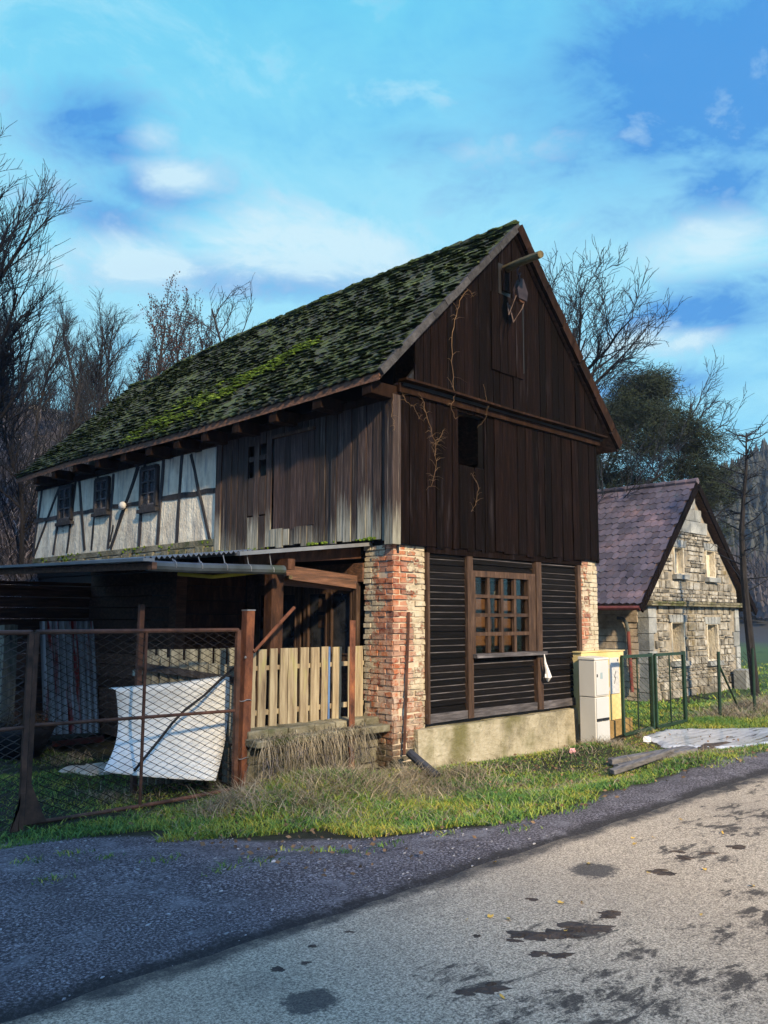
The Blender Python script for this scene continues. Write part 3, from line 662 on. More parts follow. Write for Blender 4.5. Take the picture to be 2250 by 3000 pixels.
# gable, upper floor (lower boards with the square opening)
OX0, OX1, OZ0, OZ1 = 1.14, 1.70, 3.615, 4.32
m = MB(); x = .06
while x < W-.02:
    w = min(rnd(.13, .19), W-x); y = -.03+rnd(-.01, .006); z0 = 2.5+rnd(-.02, .03); z1 = 4.52
    def pl(a, b, c, d):
        if b-a > .01: k = rnd(-.006, .006); m.box(a, b-.01, y-.028, y, c, d, .003)
    if x+w < OX0 or x > OX1: pl(x, x+w, z0, z1)
    else:
        if x < OX0: pl(x, OX0, z0, z1)
        if x+w > OX1: pl(OX1, x+w, z0, z1)
        a, b = max(x, OX0), min(x+w, OX1); pl(a, b, z0, OZ0); pl(a, b, OZ1, z1)
    x += w
m.build('gable_boarding', MT['plank_dark'], barn)
m = MB()
for a, b in ((.06, OX0), (OX1, W)): m.box(a, b, -.02, .06, 2.5, 4.5)
m.box(OX0, OX1, -.02, .06, 2.5, OZ0); m.box(OX0, OX1, -.02, .06, OZ1, 4.5)
m.build('gable_backing', MT['black'], barn)
# beams and loose boards seen through the opening
for k, (dx, z, h) in enumerate(((0, 4.2, .1), (.0, 3.98, .14), (-.06, 3.72, .12))):
    m = MB(); m.bar((OX0-.3, .32+.06*k, z), (OX1-.12+dx, .42+.12*k, z-.02), .05, h); m.build('inner_board', MT['log'] if k == 5 else MT['wood_red'], barn)
m = MB(); m.bar((OX0+.05, .2, 4.12), (OX1-.1, .7, 4.18), .04, .04); m.build('inner_pole', MT['log'], barn)
# gable triangle, standing proud, of narrow boards following the roof
m = MB(); x = .1
def zt(x):  # underside of the roof
    a = roofL(0, 0) if x < XR else roofR(0, 0); t = (x-a.x)/(XR-a.x); return a.z+(ZR(0)-a.z)*t-.13
while x < 4.62:
    w = min(rnd(.13, .18), 4.62-x); y = -.115+rnd(-.008, .006); b0 = 4.5-.012*x*.3+rnd(-.012, .012)
    a, b = x, x+w-.009; ps = [(a, b0), (b, b0), (b, max(b0+.02, zt(b)))] + ([(XR, zt(XR))] if a < XR < b else []) + [(a, max(b0+.02, zt(a)))]
    if a > .1: m.prism(ps, 'Y', y-.026, y)
    x += w
m.build('gable_triangle', MT['plank_dark'], barn)
m = MB(); m.prism([(.05, 4.45), (4.68, 4.45), (XR, zt(XR)-.03)], 'Y', -.11, -.06); m.build('gable_triangle_backing', MT['black'], barn)
m = MB()
for i in range(10):
    a = .0+4.66*i/10; b = .0+4.66*(i+1)/10; m.bar((a, -.15, 4.50-.002*a+.006*math.sin(a*2)), (b, -.15, 4.50-.002*b+.006*math.sin(b*2)), .13, .028, (0, 0, 1))
m.build('drip_board', MT['beam_dark'], barn)
m = MB(); m.box(.0, 4.6, -.1, -.03, 4.36, 4.475); m.build('gable_beam', MT['beam_dark'], barn)
# loading door in the triangle
m = MB()
for x in (1.75, 1.93, 2.11, 2.30): m.box(x, x+.168, -.165, -.142, 5.0+rnd(-.01, .01), 6.12+rnd(-.01, .01))
ld = m.build('loft_door', MT['plank_dark'], barn)
m = MB(); m.box(2.475, 2.5, -.155, -.141, 5.1, 6.1); m.build('door_gap', MT['black'], ld)
m = MB(); m.box(1.98, 2.16, -.2, -.17, 6.18, 6.5, .01); m.build('loose_board', MT['plank_dark'], barn)
m = MB(); m.box(1.93, 2.2, -.150, -.141, 6.14, 6.58); m.build('gable_gap', MT['black'], barn)
# hoist beam
pa = hit(1088, 583, 'Y', -.12); pb = hit(1168, 549, 'Y', -.95)
m = MB(); m.tube([pa+Vector((0, .3, -.06)), pa, pa+(pb-pa)*.5+Vector((0, 0, .01)), pb], [.06, .062, .055, .05], 9); m.build('hoist_beam', MT['log'], barn)
hp = pa+(pb-pa)*.42

# ground floor front: piers, plinth, slatted shop front
def brick_pier(x0, x1, y1, z1, plaster, label):
    core = MB(); core.box(x0+.012, x1-.012, .012, y1-.012, -.35, z1); p = core.build('brick_pier', MT['lime_mortar'], barn); lab(p, label)
    m = MB(); z = -.3; c = 0
    while z < z1-.03:
        h = .058
        off = .125 if c % 2 else 0
        x = x0-off
        while x < x1:   # front face
            a, b = max(x0, x), min(x1, x+.24); 
            if b-a > .03: k = rnd(-.014, .01)+(.03 if random.random() < .06 else 0); m.box(a+.004, b-rnd(.002, .012), k, .1, z+rnd(0, .008), z+h+rnd(-.01, .005), .006)
            x += .25
        y = -off
        while y < y1:   # left face (and right)
            a, b = max(0, y), min(y1, y+.24)
            if b-a > .03:
                k = rnd(-.014, .01)+(.03 if random.random() < .06 else 0); m.box(x0+k, x0+.1, a+.006, b-.004, z+rnd(0, .006), z+h+rnd(-.006, .004), .003)
                m.box(x1-.1, x1+rnd(-.006, .006), a+.006, b-.004, z, z+h, .003)
            y += .25
        z += .067; c += 1
    m.build('bricks', MT[plaster], p)
brick_pier(0, .555, .5, 2.5, 'pier', 'broad front corner pier of red brick showing through limewash')
brick_pier(4.06, W, .4, 2.52, 'pier_pale', 'narrow far pier of pale brick beside the meter pillar')
m = MB()
for i in range(14):
    a = .36+(4.06-.36)*i/14; b = .36+(4.06-.36)*(i+1)/14; t0 = .305+rnd(-.006, .006)
    m.hexa([(a, -.1+rnd(-.01, .01), -.45), (b, -.1, -.45), (b, .2, -.45), (a, .2, -.45), (a, -.06, t0), (b, -.06, t0), (b, .2, t0+.01), (a, .2, t0+.01)])
m.build('plinth', MT['plinth'], barn)
m = MB(); m.box(.555, 4.06, -.04, .12, 2.43, 2.53); m.build('lintel', MT['plank_dark'], barn)
def slats(x0, x1, z0, z1, name='slat_panel'):
    m = MB(); e = MB(); z = z0; p = .083
    while z < z1-.02:
        h = min(p, z1-z); yb = .0+rnd(-.004, .004); t = rnd(-.004, .004)
        m.hexa([(x0, yb-.012, z+t), (x1, yb-.012, z-t), (x1, yb+.03, z-t), (x0, yb+.03, z+t), (x0, yb+.004, z+h-.012+t), (x1, yb+.004, z+h-.012-t), (x1, yb+.03, z+h-.012-t), (x0, yb+.03, z+h-.012+t)])
        if random.random() < .85: e.box(x0+.003, x1-.003, yb-.001, yb+.028, z+h-.0125, z+h-.0105-rnd(0, .001)) if False else e.hexa([(x0+.002, yb-.002, z+h-.019+t), (x1-.002, yb-.002, z+h-.019-t), (x1-.002, yb+.026, z+h-.019-t), (x0+.002, yb+.026, z+h-.019+t), (x0+.002, yb-.002, z+h-.009+t), (x1-.002, yb-.002, z+h-.009-t), (x1-.002, yb+.026, z+h-.009-t), (x0+.002, yb+.026, z+h-.009+t)])
        z += p
    o = m.build(name, MT['slat'], barn); e.build('lit_edge', MT['slat_edge'], o)  # pale strips put the light caught by the slat tops into the colour
slats(.59, 1.32, .47, 2.42); slats(1.44, 2.82, .47, 1.07); slats(1.44, 2.82, 2.25, 2.42); slats(3.0, 3.93, .47, 2.42)
m = MB(); m.box(.1, 4.2, .045, .06, .3, 1.1); m.box(.1, 1.4, .045, .06, 1.1, 2.5); m.box(2.87, 4.2, .045, .06, 1.1, 2.5); m.box(1.4, 2.87, .045, .06, 2.24, 2.5); m.build('shopfront_backing', MT['black'], barn)
for x0, x1, z0, z1 in ((.555, .59, .36, 2.43), (1.33, 1.435, .36, 2.43), (2.845, 2.985, .36, 2.43), (3.93, 4.02, .36, 2.43)):
    m = MB(); m.box(x0, x1, -.05, .05, z0, z1, .006); m.build('post', MT['frame_dark'], barn)
for x0, x1 in ((.56, 1.33), (1.435, 2.845), (2.985, 3.93)):
    m = MB(); m.box(x0, x1, -.035, .06, .36, .465, .005); m.build('bottom_rail', MT['slat_edge'], barn)
m = MB()
x0, x1, z0, z1 = 1.44, 2.84, 1.17, 2.22
for a, b, c, d in ((x0, x0+.05, z0, z1), (x1-.16, x1, z0, z1), (x0, x1, z1-.05, z1+.03)): m.box(a, b, -.04, .04, c, d, .004)
gw = m.build('shop_window', MT['frame_dark'], barn)
m = MB()
for t in (.255, .5, .745): x = x0+.05+(x1-.16-x0-.05)*t; m.box(x-.026, x+.026, -.025, .02, z0, z1-.05, .004)
for t in (.25, .5, .745): z = z0+(z1-.05-z0)*t; m.box(x0+.05, x1-.16, -.03, .025, z-.022, z+.022, .004)
m.build('lattice', MT['frame_dark'], gw)
m = MB(); m.box(x0+.05, x1-.16, .028, .033, z0, z1-.05); m.build('pane', MT['clear_glass'], gw)
m = MB(); m.box(x0-.02, x1+.16, -.12, .04, 1.115, 1.165, .004); m.build('sill', MT['slat_edge'], gw)
m = MB(); m.box(x0-.02, x1+.02, -.02, .05, 1.06, 1.11); m.build('apron', MT['plank_dark'], gw)
m = MB(); m.box(1.0, 3.6, 1.55, 1.6, .3, 2.5); m.box(.9, 3.6, .1, 1.6, .25, .3); m.build('back_partition', MT['tub'], barn)
tmpl = None
for c, (bx, bw_) in enumerate(((1.42, .36), (1.93, .36), (2.45, .40))):
    for r in range(6):
        if (c == 1 and r == 0): continue
        z = 1.12+r*.24-c*.015
        if tmpl is None:
            m = MB(); m.box(-.18, .18, -.1, .1, 0, .16, .006); tmpl = m.build('clay_block', MT['block'], bevel=.012); o = tmpl
        else: o = tmpl.copy(); COL.objects.link(o)
        o.location = (bx+.18+rnd(-.015, .015), .42+.02*c, z-.1); o.scale = (bw_/.36, 1, rnd(.93, 1.05)); o.rotation_euler.z = rnd(-.03, .03)
        tag(o, 'brown block of the stacked rows behind the lattice window', 'block', 'brown blocks stacked behind the lattice window')
m = MB()
for r in range(6):
    m.box(1.3, 3.0, .34, .56, .955+r*.24, 1.0+r*.24)
sh = m.build('shelf_rack', MT['black']); tag(sh, 'dark shelf boards carrying the brown blocks behind the lattice window', 'rack')
m = MB(); c = Vector((2.16, .2, 1.2)); m.tube([c, c+Vector((.01, 0, .3)), c+Vector((-.01, 0, .62)), c+Vector((0, .0, .8))], .018, 6); m.tube([c+Vector((.0, 0, .6)), c+Vector((.05, 0, .8))], .012, 5); m.tube([c+Vector((.0, 0, .1)), c+Vector((-.06, 0, .22))], .01, 5)
st = m.build('dry_stick', MT['log']); tag(st, 'pale forked stick standing behind the lattice window', 'stick')

# plastic shred hanging at the sill, and bits of white at the top of the left panel
m = MB(); p = Vector((2.88, -.14, 1.13))
m.tube([p, p+Vector((.02, 0, -.12)), p+Vector((.05, -.01, -.22)), p+Vector((.075, -.01, -.32)), p+Vector((.08, 0, -.38))], [.006, .018, .03, .052, .012], 7)
for i in range(6): m.lump((p.x+.07+rnd(-.04, .04), p.y-.02+rnd(-.02, .02), p.z-.32+rnd(-.05, .04)), (.025, .015, .035), 5, 2, .4)
o = m.build('plastic_shred', MT['plastic_bag']); tag(o, 'shred of white plastic hanging from the end of the window sill', 'plastic scrap')

# pulley on the hoist beam
pu = thing('pulley', 'old iron pulley block with rope hanging from the hoist beam', 'pulley', tuple(hp+Vector((0, 0, -.1))))
m = MB(); q = hp+Vector((0, 0, -.06)); m.tube([q+Vector((0, .0, .13)), q, q+Vector((-.035, 0, -.05)), q+Vector((-.03, 0, -.1)), q+Vector((.02, 0, -.1)), q+Vector((.035, 0, -.06))], .012, 6)
m.tube([q+Vector((0, 0, -.1)), q+Vector((.02, 0, -.2))], .014, 6); m.build('hook', MT['iron'], pu)
c = q+Vector((.03, 0, -.36))
m = MB()
for dy in (-.035, .035): m.prism([(c.x-.02, c.z+.2), (c.x+.02, c.z+.2), (c.x+.12, c.z+.02), (c.x+.09, c.z-.1), (c.x-.09, c.z-.1), (c.x-.12, c.z+.02)], 'Y', c.y+dy-.008, c.y+dy+.008)
m.build('block_cheek', MT['iron'], pu)
m = MB(); m.tube([c+Vector((0, -.025, -.04)), c+Vector((0, .025, -.04))], .1, 16); m.build('wheel', MT['wood_red'], pu)
m = MB(); m.tube([c+Vector((-.1, 0, -.06)), c+Vector((-.2, .05, -.34)), Vector((2.08, -.19, 6.02))], .009, 6)
m.tube([c+Vector((.1, 0, -.06)), c+Vector((.04, .0, -.2)), c+Vector((-.1, .05, -.42)), Vector((2.12, -.19, 6.0))], .009, 6); m.build('rope', MT['rope'], pu)

# dry creepers on the gable
def vine(mb, pts, r, br=0, brl=.25):
    r *= .5; br = int(br*1.5)
    P = [Vector(p) for p in pts]; out = []
    for a, b in zip(P[:-1], P[1:]):
        for i in range(4): out.append(a+(b-a)*i/4+Vector((rnd(-.02, .02), rnd(-.006, .006), rnd(-.01, .01))))
    out.append(P[-1]); mb.tube(out, [r*(1-.5*i/len(out)) for i in range(len(out))], 4)
    for i in range(br):
        q = random.choice(out); d = Vector((random.choice((-1, 1))*rnd(.4, 1), rnd(-.25, .0), rnd(-.4, .6)))*brl*rnd(.5, 1.1)
        mb.tube([q, q+d*.5+Vector((0, 0, .02)), q+d], [r*.5, r*.4, r*.25], 3)
v1 = MB(); vine(v1, [hit(x, y, 'Y', -.17) for x, y in ((997, 640), (985, 680), (975, 730), (978, 800), (982, 850), (975, 880), (984, 905))], .013, 12, .22)
o = v1.build('climbing_vine', MT['vine']); tag(o, 'pale leafless vine dangling over the gable triangle to the square opening', 'vine')
v2 = MB()
vine(v2, [hit(x, y, 'Y', -.1) for x, y in ((905, 840), (918, 880), (930, 925), (940, 960), (942, 1010), (932, 1050))], .011, 26, .2)
vine(v2, [hit(x, y, 'Y', -.1) for x, y in ((955, 930), (945, 955), (938, 985))], .008, 14, .16)
o = v2.build('climbing_vine', MT['vine']); tag(o, 'reddish tangle of dry vine on the boards left of the square opening', 'vine')
v3 = MB()
vine(v3, [hit(x, y, 'Y', -.12) for x, y in ((868, 850), (880, 868), (895, 880), (905, 905))], .007, 8, .14); vine(v3, [hit(x, y, 'Y', -.12) for x, y in ((850, 850), (848, 900), (852, 930))], .007, 4, .1)
vine(v3, [hit(x, y, 'Y', -.17) for x, y in ((1000, 640), (1012, 625), (1022, 640))], .007, 10, .14)
o = v3.build('climbing_vine', MT['vine']); tag(o, 'thin dry vine strands at the front corner of the upper floor', 'vine')
v4 = MB()
vine(v4, [hit(x, y, 'Y', -.09) for x, y in ((1020, 1025), (1035, 1050), (1030, 1080), (1018, 1105))], .008, 10, .15)
vine(v4, [hit(x, y, 'Y', -.17) for x, y in ((1045, 830), (1052, 870), (1050, 905), (1030, 925))], .007, 4, .12)
o = v4.build('climbing_vine', MT['vine']); tag(o, 'small sprig of dry vine below the square gable opening', 'vine')
m = MB(); m.bar(hit(883, 1322, 'Y', -.03), hit(873, 1630, 'Y', -.06), .028, .02); o = m.build('iron_rod', MT['rust_dark']); tag(o, 'thin dark rod standing against the front brick pier', 'rod')

# ------------------------------------------------------------------ lean-to along the barn
lt = thing('lean_to', 'low open lean-to of dark boards with tin roof against the barn side', 'lean-to', (-1.5, 2.5, 0))
ZR2 = lambda x, y: 2.535+.115*x+.012*(y-.4)
m = MB(); n = 44; a0, a1 = -3.05, -1.72
for i in range(n):
    xa, xb = a0+(a1-a0)*i/n, a0+(a1-a0)*(i+1)/n; za = .03 if i % 2 else 0; zb = .03 if (i+1) % 2 else 0
    o = len(m.v)
    for y in (.42, 5.7):
        for x, dz in ((xa, za), (xb, zb)): m.v += [(x, y, ZR2(x, y)+dz), (x, y, ZR2(x, y)+dz-.006)]
    m.f += [(o, o+2, o+6, o+4), (o+1, o+5, o+7, o+3), (o, o+1, o+3, o+2), (o+4, o+6, o+7, o+5)]
m.build('corrugated_roof', MT['zinc_roof'], lt)
m = MB(); m.hexa([(-1.95, .36, ZR2(-1.95, .4)-.03), (-.0, .36, ZR2(0, .4)-.03), (0, 5.7, ZR2(0, 5.7)-.03), (-1.95, 5.7, ZR2(-1.95, 5.7)-.03), (-1.95, .36, ZR2(-1.95, .4)+.012), (-.0, .36, ZR2(0, .4)+.012), (0, 5.7, ZR2(0, 5.7)+.012), (-1.95, 5.7, ZR2(-1.95, 5.7)+.012)])
m.build('flat_roof', MT['flashing'], lt)
p0 = hit(-160, 1233, 'X', -3.09); p1 = hit(322, 1209, 'X', -3.09)
m = MB(); m.bar(p0, p1, .12, .03); m.build('roof_flashing', MT['flashing'], lt)
m = MB(); m.bar(p0+Vector((.06, 0, -.055)), p1+Vector((.06, 0, -.055)), .05, .07); m.build('fascia', MT['wood_shed'], lt)
m = MB(); m.tube([(-3.04, .34, 2.125), (-2.5, .34, 2.125), (-1.9, .34, 2.14), (-1.38, .34, 2.15)], .052, 10)
gt = m.build('gutter', MT['gutter'], lt)
for x in (-2.75, -2.45, -2.15, -1.85, -1.55):
    m = MB(); m.tube([(x, .34+.056*math.cos(t), 2.135+.056*math.sin(t)) for t in [i*.5 for i in range(-1, 8)]], .005, 4); m.tube([(x+.02, .36, 2.17), (x+.03, .42, ZR2(x, .4)-.01)], .006, 4); m.build('bracket', MT['flashing'], gt)
m = MB(); m.hexa([(-1.36, .58, -.15), (-1.19, .58, -.15), (-1.19, .73, -.15), (-1.36, .73, -.15), (-1.35, .58, 2.2), (-1.18, .58, 2.2), (-1.18, .73, 2.2), (-1.35, .73, 2.2)]); m.build('post', MT['wood_red'], lt, bevel=.012)
m = MB(); m.bar((-1.75, .62, 2.26), (.0, .62, 2.42), .12, .13, j=.006); m.bar((-1.27, .34, 2.22), (-1.27, 3.0, 2.25), .1, .12); m.build('beam', MT['wood_red'], lt)
m = MB(); m.bar((-1.3, .62, 2.16), (0, .62, 2.06), .05, .16); m.bar((-1.2, .75, 2.04), (0, .7, 1.99), .04, .07); m.build('cross_board', MT['wood_shed'], lt)
for x, y in ((-2.95, 4.9), (-1.12, 2.95)):
    m = MB(); m.box(x-.08, x+.08, y-.08, y+.08, -.15, 2.3, .006); m.build('post', MT['wood_shed'], lt)
def hplanks(x0, x1, y, z0, z1, name, mat, axis='Y', pitch=.17):
    m = MB(); z = z0
    while z < z1:
        h = min(pitch*rnd(.9, 1.1), z1-z); k = rnd(-.008, .008)
        if axis == 'Y': m.hexa([(x0, y-.012+k, z), (x1, y-.012+k, z+rnd(-.006, .006)), (x1, y+.03, z), (x0, y+.03, z), (x0, y+.002+k, z+h-.008), (x1, y+.002+k, z+h-.008), (x1, y+.03, z+h-.008), (x0, y+.03, z+h-.008)])
        else: m.box(y-.02+k, y+.02, x0, x1, z, z+h-.012)
        z += h
    return m.build(name, mat, lt)
hplanks(-3.02, .0, 5.62, -.15, 2.15, 'back_boarding', MT['wood_shed'])
hplanks(-1.04, -.06, 2.9, -.1, 2.38, 'closet_front', MT['wood_red'], pitch=.2)
hplanks(2.95, 5.6, -1.06, -.1, 2.4, 'closet_side', MT['wood_shed'], 'X')
# double door with panes
def leaf(xa, xb, panes):
    ya, yb = hit(xb, 1300, 'X', -.0).y, hit(xa, 1300, 'X', 0).y
    m = MB(); st = .1
    m.box(-.045, .02, ya, ya+st, -.1, 2.06); m.box(-.045, .02, yb-st, yb, -.1, 2.06); m.box(-.045, .02, ya+st, yb-st, 1.93, 2.06); m.box(-.045, .02, ya+st, yb-st, .95, 1.18); m.box(-.045, .02, ya+st, yb-st, -.1, .1)
    m.box(-.045, .02, (ya+yb)/2-.05, (ya+yb)/2+.05, .1, 1.93)
    d = m.build('door', MT['frame_dark'], lt, bevel=.006)
    for c0, c1 in ((ya+st, (ya+yb)/2-.05), ((ya+yb)/2+.05, yb-st)):
        m = MB(); m.box(-.012, 0, c0, c1, 1.18, 1.93); m.build('pane', MT['glass'], d)
        m = MB(); m.box(-.02, .01, c0, c1, .1, .95); m.build('panel', MT['wood_shed'], d)
        m = MB(); m.box(-.056, -.04, c0-.012, c0+.012, 1.16, 1.95); m.box(-.056, -.04, c1-.012, c1+.012, 1.16, 1.95); m.box(-.056, -.04, c0, c1, 1.17, 1.19); m.build('moulding', MT['frame_dark'], d)
    return d
d1 = leaf(661, 776, 2); d2 = leaf(556, 655, 2)
yh = hit(718, 1300, 'X', 0).y
m = MB(); m.box(-.06, -.045, yh-.02, yh+.02, .92, 1.1); m.bar((-.09, yh-.01, 1.0), (-.09, yh+.11, 1.0), .018, .018); m.bar((-.045, yh, 1.0), (-.09, yh, 1.0), .016, .016); m.build('handle', MT['iron'], d1)
m = MB(); y = hit(697, 1300, 'X', 0).y; m.box(-.018, -.013, y-.06, y+.06, 1.5, 1.66); m.box(-.018, -.013, y-.06, y+.06, 1.7, 1.86); m.build('paper_note', MT['frame_dark'], d1)
m = MB(); m.box(-.03, .03, .5, 2.75, 2.07, 2.3); m.box(-.03, .03, 2.62, 2.9, -.1, 2.3); m.build('door_frame', MT['wood_shed'], lt)
m = MB(); m.tube([hit(385, 1240, 'Y', 1.6), hit(460, 1246, 'Y', 1.2), hit(586, 1233, 'Y', .8)], .022, 8); o = m.build('yellow_pole', MT['yellow_pole']); tag(o, 'yellow pole tucked under the lean-to roof behind the gutter', 'pole')
m = MB(); m.tube([hit(618, 1247, 'Y', .7), hit(628, 1247, 'Y', .35)], .022, 8); o = m.build('peg', MT['log']); tag(o, 'short pale round peg end beside the top of the porch post', 'peg')

# corrugated sheet leaning against the back boarding
tl, tr = hit(86, 1342, 'Y', 5.5), hit(205, 1342, 'Y', 5.5); blp, brp = hit(95, 1588, 'Y', 5.1), hit(215, 1582, 'Y', 5.0)
m = MB(); n = 26; rows = 6; o = 0
for r in range(rows+1):
    for i in range(n+1):
        a = tl+(tr-tl)*i/n; b = blp+(brp-blp)*i/n; p = a+(b-a)*r/rows; dy = .022*math.sin(i/n*math.pi*2*9)
        for k in (0, .008): m.v.append((p.x, p.y+dy+k, p.z+.0))
I = lambda r, i, k: (r*(n+1)+i)*2+k
for r in range(rows):
    for i in range(n): m.f += [(I(r, i, 0), I(r, i+1, 0), I(r+1, i+1, 0), I(r+1, i, 0)), (I(r, i, 1), I(r+1, i, 1), I(r+1, i+1, 1), I(r, i+1, 1))]
for i in range(n): m.f.append((I(0, i, 0), I(0, i, 1), I(0, i+1, 1), I(0, i+1, 0)))
o = m.build('corrugated_sheet', MT['sheet_metal'], smooth=False); tag(o, 'corrugated metal sheet with red streaks leaning on the dark shed wall', 'metal sheet')
# dark tub with twigs and the old post beside it
tb = hit(40, 1590, 'Y', 4.6); gz = float(height(tb.x, 4.6))
t = thing('planter_tub', 'dark round tub of dead twigs by the shed wall', 'tub', (tb.x, 4.6, gz))
m = MB(); prof = [(.0, 0), (.3, 0), (.44, .3), (.5, .42), (.46, .42), (.40, .3), (0, .28)]; k = 18
for r, z in prof:
    for q in range(k): m.v.append((tb.x+r*math.cos(q*2*math.pi/k), 4.6+r*.8*math.sin(q*2*math.pi/k), gz+z))
for i in range(len(prof)-1):
    for q in range(k): m.f.append((i*k+q, i*k+(q+1) % k, (i+1)*k+(q+1) % k, (i+1)*k+q))
m.build('bowl', MT['tub'], t, True)
m = MB()
for i in range(60):
    a = Vector((tb.x+rnd(-.35, .35), 4.6+rnd(-.25, .25), gz+.3)); m.tube([a, a+Vector((rnd(-.15, .15), rnd(-.1, .1), rnd(.1, .2))), a+Vector((rnd(-.3, .3), rnd(-.15, .15), rnd(.12, .42)))], [.008, .006, .003], 3)
m.build('dead_twigs', MT['vine'], t)
p = hit(8, 1560, 'Y', 5.2); m = MB(); m.box(p.x-.1, p.x+.1, 5.1, 5.28, -.2, 1.5, .02); o = m.build('shed_post', MT['picket_grey']); tag(o, 'grey weathered post standing behind the dark tub at the shed', 'post')
p = hit(190, 1592, 'Y', 4.85); m = MB(); m.bar((p.x-.5, 4.85, float(height(p.x, 4.85))+.05), (p.x+.2, 4.8, float(height(p.x, 4.85))+.06), .12, .07, j=.01); o = m.build('red_plank', MT['red_paint']); tag(o, 'reddish plank lying at the foot of the corrugated sheet', 'plank')

# ------------------------------------------------------------------ picket fences on the stone ledge
led = thing('stone_ledge', 'low stone wall with a flat slab top under the picket fence', 'stone wall', (-.9, .25, -.1))
m = MB()
for i in range(4): x = -1.9+i*.475; m.box(x, x+.468, .04+rnd(-.02, .02), .56, .315+rnd(-.006, .006), .395+rnd(-.008, .008), .006)
m.build('slab', MT['stone_slab'], led, bevel=.012)
m = MB(); z = -.4
while z < .3:
    x = -1.88
    while x < -.03: w = rnd(.2, .4); m.box(x, min(x+w, -.01)-.012, .22+rnd(-.015, .015), .54, z, z+.165, .01); x += w
    z += .175
m.build('masonry', MT['stone_slab'], led, bevel=.015)
pf = thing('picket_fence', 'pale raw wooden picket fence between the rusty gate post and the brick pier', 'picket fence', (-1, .3, .4))
C4 = lambda cx: (600+cx/3.318)/K
for i, (a, b) in enumerate([(400, 485), (515, 590), (625, 695), (725, 795), (803, 892), (920, 1000), (1025, 1105), (1130, 1192), (1237, 1320), (1388, 1424), (1447, 1527)]):
    xa = hit(C4(a), 1480, 'Y', .46).x; xb = hit(C4(b), 1480, 'Y', .46).x; zt_ = hit(660, 1399, 'Y', .46).z+rnd(-.006, .006); zb = .43+rnd(-.03, .03)
    m = MB(); k = rnd(-.008, .008); n = 5; o = 0
    for j in range(n+1):
        z = zb+(zt_-zb)*j/n; wv = rnd(-.005, .005)
        for x, y in ((xa+wv+k*(1-j/n), .445), (xb+wv+k*(1-j/n)+rnd(-.003, .003), .445), (xb+wv, .467), (xa+wv, .467)): m.v.append((x, y, z))
    for j in range(n):
        for q in range(4): m.f.append((j*4+q, j*4+(q+1) % 4, j*4+4+(q+1) % 4, j*4+4+q))
    m.f += [(3, 2, 1, 0), (n*4, n*4+1, n*4+2, n*4+3)]
    m.build('picket', MT['picket'], pf, bevel=.003)
xa = hit(C4(1192), 1480, 'Y', .46).x; xb = hit(C4(1210), 1480, 'Y', .46).x
mb_ = mk('blue_painted_edge', [(.3, (.05, .1, .25)), (.7, (.12, .22, .45))], 4); m = MB(); m.box(xa+.002, xb, .448, .466, .44, zt_); lab(m.build('picket', mb_, pf), 'narrow blue painted picket')
for cy in (1165, 1580):
    z = hit(660, (1600+cy/3.318)/K, 'Y', .48).z; m = MB(); m.bar((-1.72, .492, z), (-.03, .492, z+.005), .045, .055, j=.005); m.build('rail', MT['picket'], pf)
C5 = lambda cx: cx/2.212/K
wf = thing('wide_board_fence', 'short run of wide greyed boards left of the rusty gate post', 'board fence', (-2, 1.1, 0))
for a, b in ((950, 1000), (1025, 1078), (1105, 1183), (1205, 1280), (1300, 1375), (1395, 1460), (1482, 1560)):
    xa, xb = hit(C5(a), 1420, 'Y', 1.1).x, hit(C5(b), 1420, 'Y', 1.1).x; m = MB(); m.box(xa, xb, 1.09, 1.115, .1, 1.285+rnd(-.015, .01), .004); m.build('board', MT['picket_grey'], wf)
m = MB(); m.bar((-2.7, 1.14, 1.05), (-1.5, 1.14, 1.05), .05, .06); m.build('rail', MT['picket_grey'], wf)
gf = thing('low_picket_fence', 'low run of narrow grey pickets the white sheet leans on', 'picket fence', (-2.2, .9, 0))
def gy(cx): return 1.12-.34*(cx-935)/595
for cx0, cx1, cy in ((935, 975, 700), (985, 1025, 710), (1040, 1095, 725), (1103, 1155, 735), (1162, 1215, 742), (1223, 1280, 748), (1290, 1345, 755), (1352, 1412, 762), (1420, 1475, 770), (1490, 1530, 778)):
    y = gy((cx0+cx1)/2); a = hit(C5(cx0), (1600+cy/2.212)/K, 'Y', y); b = hit(C5(cx1), (1600+cy/2.212)/K, 'Y', y)
    m = MB(); m.box(a.x, b.x, y-.011, y+.011, -.1, a.z, .003); m.build('picket', MT['picket_grey'], gf)
a = hit(C5(885), (1600+775/2.212)/K, 'Y', 1.08); b = hit(C5(1530), (1600+870/2.212)/K, 'Y', .72)
m = MB(); m.bar(a, b, .04, .07, j=.004); m.build('rail', MT['timber_blue'], gf)
a = hit(C5(1500), (1600+900/2.212)/K, 'Y', .62); m = MB(); m.box(a.x-.04, a.x+.05, .6, .7, -.2, a.z, .004); m.build('post', MT['picket_grey'], gf)

